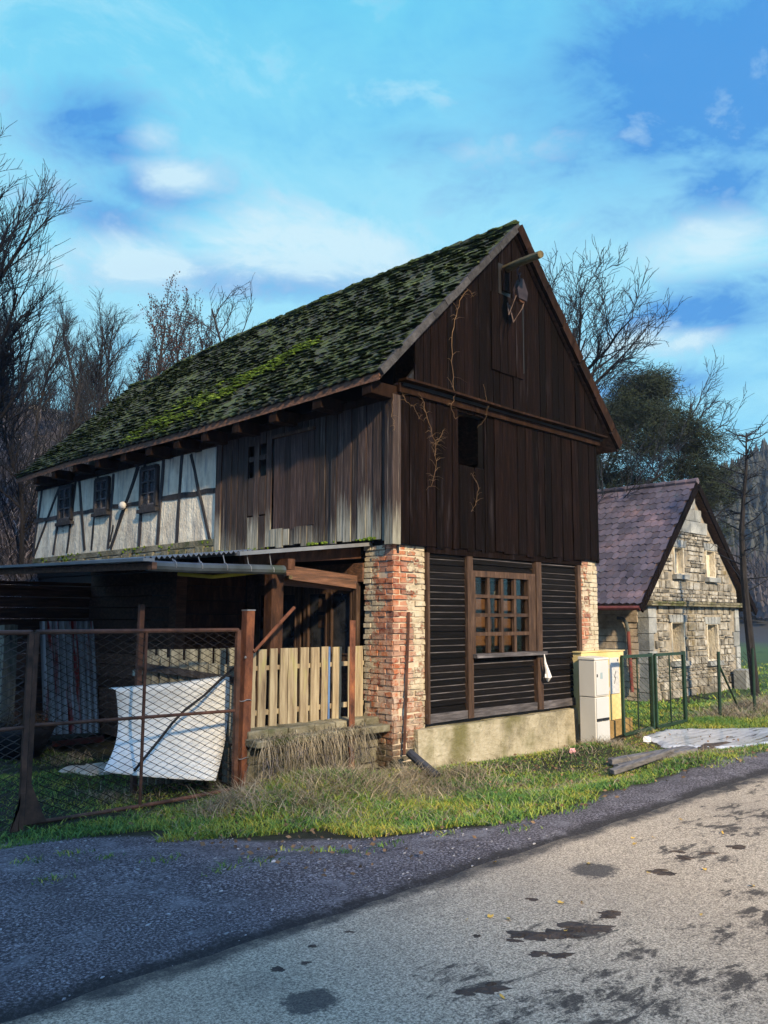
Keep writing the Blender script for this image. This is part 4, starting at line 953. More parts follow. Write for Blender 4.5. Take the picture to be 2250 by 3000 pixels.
# bent white sheet leaning on the low fence
Lp = [(250, 1490, .93), (256, 1540, .93), (255, 1582, .9), (244, 1620, .82), (220, 1666, .66)]
Rp = [(495, 1463, .60), (494, 1525, .60), (490, 1585, .56), (481, 1635, .48), (465, 1686, .36)]
def crv(P, t):
    t *= len(P)-1; i = min(int(t), len(P)-2); f = t-i
    def q(k): return P[max(0, min(len(P)-1, k))]
    a, b, c, d = (Vector(hit(q(k)[0], q(k)[1], 'Y', q(k)[2])) for k in (i-1, i, i+1, i+2))
    return .5*((2*b)+(c-a)*f+(2*a-5*b+4*c-d)*f*f+(3*b-a-3*c+d)*f**3)
m = MB(); nu, nv = 14, 16
for j in range(nv+1):
    l, r = crv(Lp, j/nv), crv(Rp, j/nv)
    for i in range(nu+1):
        p = l+(r-l)*i/nu; w = .018*math.sin(i/nu*5+j*.3)*(.3+j/nv)-.05*math.sin(math.pi*i/nu)*(j/nv); m.v.append((p.x, p.y+w, p.z-.012*math.sin(math.pi*i/nu)))
for j in range(nv):
    for i in range(nu): a = j*(nu+1)+i; m.f.append((a, a+1, a+nu+2, a+nu+1))
o0 = len(m.v); t0 = [Vector(m.v[i]) for i in range(nu+1)]   # lip bent back along the top
for p in t0: m.v.append((p.x-.012, p.y+.12, p.z+.012))
for i in range(nu): m.f.append((i, o0+i, o0+i+1, i+1))
o = m.build('white_sheet', MT['white_sheet'], smooth=True); sd = o.modifiers.new('thick', 'SOLIDIFY'); sd.thickness = .008
tag(o, 'bent white plastic sheet leaning on the low grey pickets', 'plastic sheet')
m = MB(); pts = [(509, 1440, .5), (478, 1466, .48), (440, 1503, .46), (400, 1533, .47), (372, 1562, .48), (345, 1597, .45), (318, 1630, .42), (290, 1665, .38)]
P = [hit(x, y, 'Y', yy-.0) for x, y, yy in pts]; m.tube(P, .013, 6); o = m.build('cable', MT['black'], smooth=True); tag(o, 'black cable lying diagonally across the white sheet', 'cable')
def slabstone(px, py, r, h, label, yaw=0, mat='white_sheet'):
    z = -.12; p = hit(px, py, 'Z', z); gz = float(height(p.x, p.y)); p = hit(px, py, 'Z', gz); m = MB(); m.lump((p.x, p.y, gz+.02), (r[0], r[1], h), 12, 5, .13)
    o = m.build('flat_stone', MT['stone_pale'], bevel=.01); tag(o, label, 'stone'); return o
MT['stone_pale'] = mk('pale_stone', [(.3, (.2, .18, .16)), (.55, (.42, .38, .34)), (.8, (.55, .5, .44))], 4, (1, 1, 1), .9, .7, .03, .05, fine=18)
slabstone(225, 1668, (.3, .3, .075), .075, 'pale flat stone lying in the yard grass beside the white sheet')
slabstone(162, 1668, (.17, .14, .05), .05, 'small pale stone at the left end of the flat stone')

# ------------------------------------------------------------------ rusty gate and posts
def mesh_net(mb, ax, ay, bx, by, z0, z1, cell=.066, r=.0026):
    n = int(math.hypot(bx-ax, by-ay)/cell); nz = int((z1-z0)/cell*1.0)
    d = Vector((bx-ax, by-ay, 0)).normalized(); nrm = Vector((-d.y, d.x, 0))
    for c in range(n):
        for ph in (0,):
            pts = []
            for k in range(nz*2+1):
                s = (c+.5)*cell+(cell*.52 if (k+c) % 2 else -cell*.52); p = Vector((ax, ay, 0))+d*s+nrm*(.004 if k % 2 else -.004)+Vector((rnd(-.004, .004), 0, 0)); p.z = z1-(z1-z0)*k/(nz*2)+.012*math.sin(s*3); pts.append(p)
            o = len(mb.v)
            for p in pts:
                mb.v += [(p.x-r*d.x, p.y-r*d.y, p.z+r), (p.x+r*d.x, p.y+r*d.y, p.z+r), (p.x+nrm.x*r*1.6, p.y+nrm.y*r*1.6, p.z-r)]
            for k in range(len(pts)-1):
                a = o+k*3
                for q in range(3): mb.f.append((a+q, a+(q+1) % 3, a+3+(q+1) % 3, a+3+q))
def rust_gate(label, A, B, tA, tB, bA, bB, mids, net, plate_at, midrail):
    """A/B: ends of the leaf on the ground plan, t/b: top and bottom heights there"""
    g_ = thing('chain_link_gate', label, 'gate', (A[0], A[1], 0))
    at_ = lambda u, z: Vector((A[0]+(B[0]-A[0])*u, A[1]+(B[1]-A[1])*u, z))
    m = MB(); r = .021
    top = [at_(u, tA+(tB-tA)*u) for u in (0, .5, 1)]; bot = [at_(u, bA+(bB-bA)*u-.012*math.sin(u*3.1)) for u in (0, .3, .6, 1)]
    m.tube(top, r, 8); m.tube(bot, r*.9, 8)
    m.bar(at_(0, bA), at_(0, tA), .04, .04, (0, 1, 0)); m.bar(at_(1, bB), at_(1, tB), .045, .045, (0, 1, 0))
    for u in mids: m.tube([at_(u, bA+(bB-bA)*u), at_(u, tA+(tB-tA)*u)], .016, 8)
    for a, b in midrail: m.tube([at_(0, a), at_(1, b)], .016, 8)
    m.build('frame', MT['rust_dark'], g_)
    for u, sgn in plate_at:
        m = MB(); q = at_(u, bA+(bB-bA)*u); m.prism([(q.x-.03, q.z-.0), (q.x+.13*sgn+.03, q.z), (q.x+.02, q.z+.32), (q.x-.02, q.z+.32)], 'Y', q.y-.03, q.y+.0); m.build('foot_plate', MT['rust_dark'], g_)
    m = MB(); mesh_net(m, *net); m.build('wire_mesh', MT['wire'], g_)
    return g_
rust_gate('rusty chain-link gate leaf standing in front of the white sheet', (-4.09, .30), (-1.99, .30), 1.5, 1.5, -.1, -.1, (.50,), (-4.0, .3, -2.0, .3, -.06, 1.49), [(0.0, 1)], [(.71, .68)])
rust_gate('rusty chain-link gate leaf cut off by the left edge of the photo', (-4.17, .22), (-6.2, .02), 1.5, 1.5, -.14, -.2, (.5,), (-4.2, .22, -6.2, .02, -.1, 1.49), [(0.0, -1)], [(.71, .71)])
def ipost(name, x, y, z0, z1, w, label, mat='rust', cap=False, cat='post', tilt=0):
    e = thing(name, label, cat, (x, y, z0)); m = MB(); m.hexa([(x-w/2, y-w/2, z0), (x+w/2, y-w/2, z0), (x+w/2, y+w/2, z0), (x-w/2, y+w/2, z0), (x-w/2+tilt, y-w/2, z1), (x+w/2+tilt, y-w/2, z1), (x+w/2+tilt, y+w/2, z1), (x-w/2+tilt, y+w/2, z1)])
    m.build('shaft', MT[mat], e, bevel=.006)
    if cap: m = MB(); m.box(x-w*.53+tilt, x+w*.53+tilt, y-w*.53, y+w*.53, z1, z1+.012); m.build('cap', MT['flashing'], e)
    return e
gp_ = ipost('gate_post', -1.9, .3, -.25, 1.7, .1, 'thick rusty square gate post with a pale cap', cap=True, tilt=.035)
for z in (.2, .78): m = MB(); m.tube([(-1.89+.07*math.cos(t), .3+.07*math.sin(t), z+.01*math.sin(3*t)) for t in [i*2*math.pi/14 for i in range(15)]], .005, 4); m.build('tie_wire', MT['flashing'], gp_)
m = MB(); m.lump((-1.93, .245, 1.22), .014, 6, 3, .1); m.build('bolt', MT['flashing'], gp_)
e = thing('angle_post', 'rusty angle-iron post with yellow lichen in front of the pale pickets', 'post', (-.5, .2, -.2))
m = MB(); m.box(-.545, -.46, .155, .163, -.2, 1.6); m.box(-.468, -.46, .163, .24, -.2, 1.6); m.build('shaft', MT['rust'], e)
ipost('iron_post', -2.73, 1.0, -.2, 1.76, .055, 'thin rusty post standing behind the gate left of the wide boards', 'rust_dark', tilt=.012)
m = MB(); m.tube([(-1.83, .24, 1.27), (-1.55, .24, 1.52), (-1.3, .24, 1.74)], [.017, .019, .02], 8); o = m.build('iron_bar', MT['rust']); tag(o, 'rusty round bar leaning up from the gate post towards the porch post', 'bar')
a = hit(884, 1626, 'Y', -.22); b = hit(944, 1680, 'Y', -.62)
m = MB(); m.tube([a, a+(b-a)*.5, b], [.05, .055, .06], 9); o = m.build('broken_pipe', MT['tub']); tag(o, 'dark broken pipe lying in the grass at the foot of the front brick pier', 'pipe')

# ------------------------------------------------------------------ electric cabinets
cb = thing('utility_cabinet', 'tall white two-part electric cabinet standing in front of the barn corner', 'electric cabinet', (3.86, -.32, -.15))
m = MB(); m.box(3.675, 4.05, -.45, -.19, -.25, .5); m.build('lower_body', MT['cabinet'], cb, bevel=.008)
m = MB(); m.box(3.67, 4.055, -.455, -.19, .508, 1.03); m.build('upper_body', MT['cabinet'], cb, bevel=.008)
m = MB(); m.hexa([(3.66, -.47, 1.032), (4.065, -.47, 1.032), (4.065, -.18, 1.032), (3.66, -.18, 1.032), (3.665, -.46, 1.06), (4.06, -.46, 1.06), (4.06, -.185, 1.075), (3.665, -.185, 1.075)]); m.build('lid', MT['cabinet'], cb, bevel=.006)
m = MB(); m.box(3.695, 4.035, -.468, -.456, .53, 1.015); dd = m.build('door', MT['cabinet_door'], cb, bevel=.005)
m = MB(); m.box(3.705, 3.722, -.476, -.468, .79, .83); m.build('lock', MT['black'], dd)
m = MB(); m.box(4.028, 4.042, -.474, -.456, .58, .63); m.box(4.028, 4.042, -.474, -.456, .9, .95); m.build('hinge', MT['cabinet'], dd)
m = MB(); m.box(3.80, 3.86, -.4705, -.468, .76, .85); m.build('sticker', mk('grey_sticker', [(.3, (.2, .28, .34)), (.7, (.34, .42, .46))], 20), dd)
m = MB(); m.box(3.695, 4.035, -.464, -.45, -.15, .15); m.box(3.695, 4.035, -.464, -.45, .2, .49); m.build('front_panel', MT['cabinet_door'], cb, bevel=.004)
for xa in (3.70, 3.87): m = MB(); m.box(xa, xa+.15, -.47, -.458, .165, .198); m.build('slot', MT['black'], cb)
mp_ = thing('meter_pillar', 'yellow rendered meter pillar with a grey door behind the white cabinet', 'meter pillar', (4.4, -.1, -.2))
xl, xr = 3.82, hit(1349, 1480, 'Y', -.15).x
m = MB(); m.box(xl, xr, -.15, .12, .08, 1.12); m.build('body', MT['render_yellow'], mp_, bevel=.008)
m = MB(); m.box(xl-.02, 4.33, -.165, .14, 1.123, 1.14); m.box(4.335, xr+.02, -.165, .14, 1.11+.013, 1.135); m.build('cover', MT['render_yellow'], mp_)
m = MB(); m.box(xl, xr+.1, -.22, .14, -.5, .078, .01); m.build('base', MT['brown_base'], mp_, bevel=.01)
a, b = hit(1316, 1421, 'Y', -.16), hit(1338, 1497, 'Y', -.16)
m = MB(); m.box(a.x, b.x, -.168, -.151, b.z, a.z); pd = m.build('door', MT['cabinet_door'], mp_, bevel=.004)
m = MB(); cxm = (a.x+b.x)/2; m.bar((cxm+.03, -.17, b.z+.34), (cxm-.015, -.17, b.z+.25), .006, .008); m.bar((cxm-.015, -.17, b.z+.25), (cxm+.02, -.17, b.z+.25), .006, .008); m.bar((cxm+.02, -.17, b.z+.25), (cxm-.02, -.17, b.z+.15), .006, .008)
m.box(b.x-.055, b.x-.025, -.1705, -.168, a.z-.06, a.z-.025); m.build('warning_mark', MT['weathered'], pd)

# ------------------------------------------------------------------ green gate and fence posts
gg = thing('green_gate', 'dark green metal wire gate with two leaves by the pale drive', 'gate', (5.6, -.4, 0))
gx = lambda px: hit(px, 1500, 'Y', -.4).x
for pa_, pb_ in ((1345, 1409), (1417, 1478)):
    xa, xb = gx(pa_), gx(pb_); m = MB(); zb = -.1+.02*(xa-4.6); zt2 = 1.05
    m.bar((xa, -.4, zt2), (xb, -.4, zt2), .045, .045); m.bar((xa, -.4, zb), (xb, -.4, zb+.02), .045, .045)
    for x in (xa, xb): m.bar((x, -.4, zb), (x, -.4, zt2), .04, .04, (0, 1, 0))
    m.bar(((xa+xb)/2, -.4, zb), ((xa+xb)/2, -.4, zt2), .018, .018, (0, 1, 0)); m.build('leaf_frame', MT['green_paint'], gg)
    m = MB(); mesh_net(m, xa, -.4, xb, -.4, zb+.02, zt2-.02, .09, .0022); m.build('wire_mesh', MT['green_paint'], gg)
for px in (1413, 1484):
    m = MB(); m.tube([(gx(px), -.36, -.4), (gx(px), -.36, 1.08)], .036, 10); m.build('post', MT['green_paint'], gg)
e = thing('fence_post', 'dark fence post with a diagonal brace beside the drive', 'fence post', (gx(1553), -.4, -.3)); x = gx(1553)
m = MB(); m.tube([(x, -.4, -.4), (x+.05, -.4, 1.04)], .03, 8); m.build('shaft', MT['green_paint'], e)
m = MB(); m.tube([(x+.04, -.4, .82), (gx(1606), -.3, -.05)], .02, 8); m.build('brace', MT['green_paint'], e)
e = thing('fence_post', 'plain dark fence post at the far end of the fence', 'fence post', (gx(1628), -.4, -.3)); x = gx(1628)
m = MB(); m.tube([(x, -.4, -.4), (x+.05, -.4, 1.06)], .03, 8); m.build('shaft', MT['green_paint'], e)
m = MB(); mesh_net(m, gx(1486), -.38, gx(1628), -.38, -.05, 1.0, .1, .002); o = m.build('wire_fence', MT['wire']); tag(o, 'thin wire netting strung between the dark fence posts', 'wire fence')
# grey poles lying in the grass by the drive
for i, (a, b, r) in enumerate((((1318, 1641), (1490, 1616), .045), ((1330, 1650), (1502, 1625), .05), ((1322, 1660), (1452, 1642), .045))):
    p, q = hit(*a, 'Z', -.06), hit(*b, 'Z', -.06); m = MB(); p.z = float(height(p.x, p.y))+.07; q.z = float(height(q.x, q.y))+.09
    m.bar(p, q, r*1.7, r*1.3, j=.006); o = m.build('old_plank', MT['grey_pole'], bevel=.008)
    tag(o, ['long grey plank lying in the grass, farthest from the road', 'long grey plank lying in the grass, the middle one', 'shorter grey plank lying in the grass, nearest to the road'][i], 'plank', 'grey planks lying in the grass by the drive')
p = hit(1460, 1598, 'Z', -.1); m = MB(); m.lump((p.x+.1, p.y-.5, float(height(p.x+.1, p.y-.5))), (.5, .12, .05), 14, 4, .3); o = m.build('culvert_shade', MT['mud']); tag(o, 'dark lump for the culvert shadow at the front edge of the pale drive', 'shadow')  # flattened dark lump paints the shade at the culvert
p = hit(1398, 1610, 'Z', -.12); m = MB(); m.lump((p.x, p.y, -.05), (.06, .05, .05), 8, 4, .3); o = m.build('white_scrap', MT['plastic_bag']); tag(o, 'crumpled white scrap beside the brown pillar base', 'litter')
p = hit(1237, 1622, 'Y', -1.0); m = MB(); m.lump((p.x, p.y, p.z), (.05, .03, .03), 8, 4, .4); o = m.build('pink_scrap', mk('pink_plastic', [(.3, (.5, .25, .28)), (.7, (.62, .36, .38))], 9)); tag(o, 'crumpled pink scrap in the grass below the plinth', 'litter')

# ------------------------------------------------------------------ stone house
hs = thing('stone_house', 'small rubble-stone house with a steep purple tiled roof', 'house', (16.6, 6, -.7))
HX0, HX1, HY, HYB, HE = 13.72, 19.5, 4.0, 12.0, 2.05; HR = 5.5; HXM = 16.58
def gab(x): return HE+(HR-HE)*min((x-13.15)/(HXM-13.15), (20.1-x)/(20.1-HXM))
wins = [(15.32, 15.93, 2.86, 3.64), (17.38, 18.0, 2.84, 3.66), (15.02, 15.80, .45, 1.52), (17.24, 18.0, .38, 1.46)]
m = MB()
def wallpiece(a, b, c, d): m.box(a, b, HY+.03, HY+.45, c, d)
wallpiece(HX0+.02, 15.02, -1, 1.52); wallpiece(15.8, 17.24, -1, 1.52); wallpiece(18.0, HX1-.02, -1, 1.52); wallpiece(15.02, 15.8, -1, .45); wallpiece(17.24, 18.0, -1, .38); wallpiece(17.24, 18.0, 1.46, 1.52)
wallpiece(HX0+.02, HX1-.02, 1.522, 2.05)
m.prism([(HX0, 2.052), (15.32, 2.052), (15.32, gab(15.32)-.15), (HX0, gab(HX0)-.15)], 'Y', HY+.03, HY+.45)
m.prism([(18.0, 2.052), (HX1, 2.052), (HX1, gab(HX1)-.1), (18.0, gab(18.0)-.15)], 'Y', HY+.03, HY+.45)
m.prism([(15.93, 2.052), (17.38, 2.052), (17.38, gab(17.38)-.15), (HXM, HR-.15), (15.93, gab(15.93)-.15)], 'Y', HY+.03, HY+.45)
m.box(15.322, 15.928, HY+.03, HY+.45, 2.052, 2.86); m.box(17.382, 17.998, HY+.03, HY+.45, 2.052, 2.84)
m.prism([(15.322, 3.64), (15.928, 3.64), (15.928, gab(15.93)-.16), (15.322, gab(15.32)-.16)], 'Y', HY+.03, HY+.45)
m.prism([(17.382, 3.66), (17.998, 3.66), (17.998, gab(18)-.16), (17.382, gab(17.38)-.16)], 'Y', HY+.03, HY+.45)
m.box(HX0+.03, HX0+.4, HY+.46, HYB, -1, 2.05); m.box(HX1-.4, HX1, HY+.46, HYB, -1, 2.05); m.box(HX0+.4, HX1-.4, HYB-.3, HYB, -1, 4)
hw = m.build('wall', MT['mortar'], hs)
m = MB(); m.box(HX0+.45, HX1-.45, HY+.9, HY+.95, -1, 2.0); m.box(15.2, 18.1, HY+.9, HY+.95, 2.0, 3.9); m.build('dark_room', MT['black'], hs)
st_ = MB(); sd_ = MB(); z = -.8
def blocked(a, b, c, d):
    for (x0, x1, z0, z1) in wins:
        if b > x0-.02 and a < x1+.02 and d > z0-.02 and c < z1+(.2 if z0 < 2 else .22): return True
    return False
while z < HR-.2:
    h = random.choice((rnd(.07, .12), rnd(.1, .17), rnd(.17, .26))); x = HX0+rnd(0, .1)
    while x < HX1-.05:
        w = rnd(.1, .3)*(1.7 if random.random() < .2 else 1); a, b = x, min(x+w, HX1); x += w
        zt3 = z+h*rnd(.82, 1.0)
        if z > 2.05:
            if zt3 > gab(a)-.14 or zt3 > gab(b)-.14: continue
        if 1.95 < z+h/2 < 2.1 or blocked(a, b, z, zt3): continue
        edge = z < 2 and (a < HX0+.38 or b > HX1-.38)
        if edge or z > 4.05: continue
        y = HY-rnd(0, .045); j = .018
        st_.hexa([(a+rnd(0, j), y+rnd(0, .02), z+rnd(0, j)), (b-rnd(.01, j+.012), y+rnd(0, .02), z+rnd(0, j)), (b-.01, HY+.1, z+.01), (a, HY+.1, z+.01), (a+rnd(0, j), y+rnd(0, .02), zt3-rnd(.008, j+.012)), (b-rnd(.01, j+.012), y+rnd(0, .02), zt3-rnd(.008, j+.012)), (b-.01, HY+.1, zt3-.015), (a, HY+.1, zt3-.015)])
    z += h
st_.build('rubble_face', MT['rubble'], hw)
mq = [MB(), MB()]; z = -.75
while z < 1.85:   # corner stones
    h = rnd(.34, .46); h = min(h, 1.93-z)
    for s in (0, 1):
        w = .26 if (int(z*10) % 2) ^ s else .42
        if s == 0: mq[0].box(HX0-.01, HX0+w, HY-.02, HY+.3, z, z+h-.02, .008)
        else: mq[1].box(HX1-w, HX1+.01, HY-.02, HY+.3, z, z+h-.02, .008)
    z += h
for q_ in mq: q_.build('corner_stones', MT['dressed'], hw)
m = MB(); z = 4.1
while z < HR-.35:
    h = .36; x = HX0
    while x < HX1:
        w = rnd(.45, .7); a, b = x, x+w; zm = z+h-.015
        aa, bb = max(a, 13.15+(zm-HE+.15)/(HR-HE)*(HXM-13.15)), min(b, 20.1-(zm-HE+.15)/(HR-HE)*(20.1-HXM))
        if bb-aa > .1: m.box(aa, bb-.015, HY-.03, HY+.1, z, zm, .006)
        x += w
    z += h
m.build('gable_stones', MT['dressed'], hw)
lint = []
for (x0, x1, z0, z1) in wins:   # wedge stones over the windows
    n = 5; m = MB(); lint.append(m)
    for i in range(n):
        a = x0-.12+(x1-x0+.24)*i/n; b = a+(x1-x0+.24)/n-.012; k = (i-2)*.03
        m.hexa([(a, HY-.035, z1+.0), (b, HY-.035, z1), (b, HY+.2, z1), (a, HY+.2, z1), (a+k, HY-.035, z1+.2), (b+k, HY-.035, z1+.2), (b+k, HY+.2, z1+.2), (a+k, HY+.2, z1+.2)])
for i, (x0, x1, z0, z1) in enumerate(wins):
    m = MB(); m.box(x0, x0+.04, HY-.01, HY+.5, z0, z1); m.box(x1-.04, x1, HY-.01, HY+.5, z0, z1); m.box(x0+.04, x1-.04, HY, HY+.5, z0, z0+.03); m.box(x0+.04, x1-.04, HY, HY+.5, z1-.03, z1)
    w = m.build('window', MT['plaster'], hs); lint[i].build('lintel', MT['dressed'], w)
    m = MB()
    if i < 2: m.box(x0+.04, x1-.04, HY+.16, HY+.2, z0+.03, z1-.03); m.build('infill', MT['plaster'], w)
    else:
        m.box(x0+.04, x0+.08, HY+.36, HY+.42, z0, z1); m.box(x1-.08, x1-.04, HY+.36, HY+.42, z0, z1); m.box((x0+x1)/2-.02, (x0+x1)/2+.02, HY+.36, HY+.42, z0, z1); m.build('sash', MT['frame_dark'], w)
        m = MB(); m.box(x0+.08, x1-.08, HY+.44, HY+.46, z0, z1); m.build('pane', MT['glass'], w)
    m = MB(); m.box(x0-.08, x1+.08, HY-.12, HY+.02, z0-.14, z0-.01, .008); m.build('sill', MT['dressed'], w)
m = MB(); m.box(HX0-.1, HX1+.12, HY-.17, HY+.05, 1.96, 2.03, .01)
for i in range(20): x = HX0-.1+i*.3; m.box(x, x+.29, HY-.2, HY+.05, 2.032, 2.08+rnd(-.01, .02), .012)
m.build('cornice', MT['stone_slab'], hs)
m = MB(); z = -.8
while z < 2.0:
    h = rnd(.12, .24); y = HY+.3
    while y < 9: w = rnd(.2, .55); m.box(HX0-rnd(0, .03), HX0+.1, y, y+w-.015, z, min(2.0, z+h-.015), .01); y += w
    z += h
m.build('side_stones', MT['lime_mortar'], hw)
hL = lambda y, s: Vector((13.05+(HXM-13.05)*s, y, 2.0+(HR+.1-2.0)*s)); hR = lambda y, s: Vector((20.35+(HXM-20.35)*s, y, 1.96+(HR+.1-1.96)*s))
m = MB()
for fn in (hL, hR):
    a, b, c, d = fn(3.82, 0), fn(12.2, 0), fn(12.2, 1), fn(3.82, 1); dn = Vector((0, 0, -.12))
    m.hexa([a+dn, b+dn, c+dn, d+dn, a, b, c, d])
hr = m.build('roof', MT['wood_shed'], hs)
m = MB(); tiles(m, hL, 19, 40, 3.8, 12.2, .95, 1.4, .022, .008, 0, .006); tiles(m, hR, 15, 30, 3.8, 12.2, .95, 1.4, .022, .008); m.build('roof_tiles', MT['tile'], hr)
m = MB(); y = 3.78
while y < 12: m.tube([(HXM, y, HR+.13), (HXM, y+.36, HR+.12)], [.1, .085], 8); y += .33
m.build('ridge_tiles', MT['tile'], hr)
m = MB()
for fn in (hL, hR): m.bar(fn(3.79, -.02)+Vector((0, 0, -.09)), fn(3.79, 1)+Vector((0, 0, -.09)), .05, .2)
m.build('barge_board', MT['plank_dark'], hr)
m = MB(); m.tube([hL(3.8, -.01)+Vector((-.05, 0, -.08)), hL(12, -.01)+Vector((-.05, 0, -.08))], .06, 8); g3 = m.build('gutter', MT['red_paint'], hs)
a = hit(1352, 1340, 'X', HX0-.1)
m = MB(); m.tube([a+Vector((0, .25, .06)), a+Vector((0, .1, .05)), a+Vector((0, 0, -.05)), a+Vector((0, -.06, -.3))], .05, 8); dp = m.build('downpipe', MT['gutter'], hs)
m = MB(); m.tube([a+Vector((0, -.06, -.3)), a+Vector((0, -.12, -1.9))], .05, 8); m.build('lower_pipe', MT['red_paint'], dp)
for i, (px, py) in enumerate(((1612, 1455), (1615, 1475))):
    p = hit(px, py, 'Y', 3.6); m = MB(); m.box(p.x-.25, p.x+.3, 3.5, 3.9, p.z-.5, p.z+.12, .01); o = m.build('concrete_block', MT['dressed'], bevel=.02); tag(o, ['grey concrete block by the far house corner, the upper one', 'grey concrete block by the far house corner, the lower one'][i], 'block')

# ------------------------------------------------------------------ trees
def grow(seed, H, r0, levels, tw, upw=.25, bare=.3, first=(.25, .95), kink=.12, d0=(0, 0, 1), minr=.008, leafmb=None, leafn=0):
    """levels: list of (children, angle, length ratio); returns trunk and crown meshes, base at the origin"""
    rs = random.Random(seed); T, C_ = MB(), MB()
    def rec(p, d, r, Lg, lv):
        n = 6 if lv == 0 else (5 if lv == 1 else (4 if lv == 2 else 3)); pts = [p]; rad = [r]; dd = d.copy(); dirs = []
        for i in range(n):
            dd = (dd+Vector((rs.gauss(0, kink), rs.gauss(0, kink), rs.gauss(0, kink)+upw*(.12 if lv else .3)))).normalized()
            dirs.append(dd.copy()); p = p+dd*(Lg/n); pts.append(p); rad.append(max(minr*.6, r*(1-.72*(i+1)/n)))
        (T if lv <= 1 else C_).tube(pts, rad, 7 if lv == 0 else (5 if lv == 1 else 3), cap=lv < 2)
        if lv < len(levels):
            nc, ang, rat = levels[lv]
            for c in range(nc):
                t = first[0]+(first[1]-first[0])*((c+rs.random())/nc) if lv == 0 else .2+.8*((c+rs.random())/nc)
                k = min(n-1, int(t*n)); f = t*n-k; q = pts[k]+(pts[k+1]-pts[k])*f; dr = dirs[k]
                a = dr.orthogonal().normalized(); a.rotate(Matrix.Rotation(rs.uniform(0, 6.28), 3, dr)); an = ang*rs.uniform(.7, 1.3)
                nd = (dr*math.cos(an)+a*math.sin(an)+Vector((0, 0, upw*.5))).normalized()
                rec(q, nd, max(minr, rad[k]*rs.uniform(.45, .65)), Lg*rat*rs.uniform(.7, 1.2)*(1-.45*t if lv == 0 else 1), lv+1)
        elif leafmb is not None:
            for _ in range(leafn):
                q = pts[rs.randrange(1, len(pts))]+Vector((rs.gauss(0, .08), rs.gauss(0, .08), rs.gauss(-.05, .08))); s = rs.uniform(.025, .05); u = Vector((rs.gauss(0, 1), rs.gauss(0, 1), rs.gauss(0, 1))).normalized()*s; w = u.orthogonal().normalized()*s*.6
                leafmb.add([q-u, q+w, q+u, q-w], [(0, 1, 2, 3)])
    rec(Vector((0, 0, -.3)), Vector(d0).normalized(), r0, H, 0)
    return T, C_
def tree(name, label, where, T, C_, bark='bark', twig='twig', group=None, leaves=None, rot=0, sc=1):
    e = thing(name, label, 'tree', (0, 0, 0), group)
    T.build('trunk', MT[bark], e); C_.build('crown', MT[twig], e)
    if leaves: leaves.build('leaves', MT['dead_leaf'], e)
    e.location = where; e.rotation_euler.z = rot; e.scale = (sc, sc, sc); return e
def onground(px, D, dz=0):
    p = at(px, 1200, D); return (p.x, p.y, float(height(p.x, p.y))+dz)
def tall(px, py, D):  # height of something whose top shows at (px, py)
    p = at(px, py, D); return p.z-float(height(p.x, p.y))

wt = 'winter trees on the slope behind the barn'
# the spreading tree cut by the left edge
D = 21; b = onground(-98, D); H = tall(20, 250, D)
T, C_ = grow(11, H*.80, .22, [(18, .66, .46), (10, .5, .42), (7, .48, .5), (4, .5, .55)], 0, upw=.30, first=(.14, .95), kink=.07, minr=.0085)
tree('bare_tree', 'big bare tree with fanning branches cut off by the left edge of the photo', b, T, C_, group=wt, rot=.6)
# slender trees of the wood
protoT = []
for s in range(3):
    T, C_ = grow(30+s, 9, .12, [(24, .6, .34), (8, .6, .45), (6, .6, .5)], 0, upw=.3, first=(.2, .97), kink=.1, minr=.011)
    protoT.append((T, C_))
pr = None
spots = [(15, 600, 27, 0), (62, 640, 30, 1), (110, 660, 26, 2), (150, 610, 33, 0), (196, 640, 28, 1), (238, 610, 38, 2), (262, 690, 31, 0), (30, 700, 36, 1), (90, 690, 40, 2), (135, 700, 44, 1), (175, 705, 37, 0), (215, 700, 45, 2), (300, 720, 40, 1), (340, 730, 46, 0), (-10, 680, 32, 2), (405, 735, 47, 2), (48, 760, 22, 0), (160, 740, 23, 2)]
protos = {}
words = {0: 'first', 1: 'second', 2: 'third', 3: 'fourth', 4: 'fifth', 5: 'sixth', 6: 'seventh', 7: 'eighth', 8: 'ninth', 9: 'tenth', 10: 'eleventh', 11: 'twelfth', 12: 'thirteenth', 13: 'fourteenth', 14: 'fifteenth', 15: 'sixteenth', 16: 'seventeenth', 17: 'eighteenth'}
order = sorted(range(len(spots)), key=lambda i: spots[i][0])
for k, i in enumerate(order):
    px, py, D, kind = spots[i]; lb = f'slender bare dark tree on the wooded slope, {words[k]} from the left among those trees'
    sc = tall(px, py+25, D)/10.2
    if kind not in protos:
        e = tree('slender_tree', lb, onground(px, D), *protoT[kind], group=wt); protos[kind] = e
    else: e = copy_tree(protos[kind])
    e.location = onground(px, D); e.scale = (sc, sc, sc); e.rotation_euler.z = rnd(0, 6.28); e['label'] = lb; e['group'] = wt
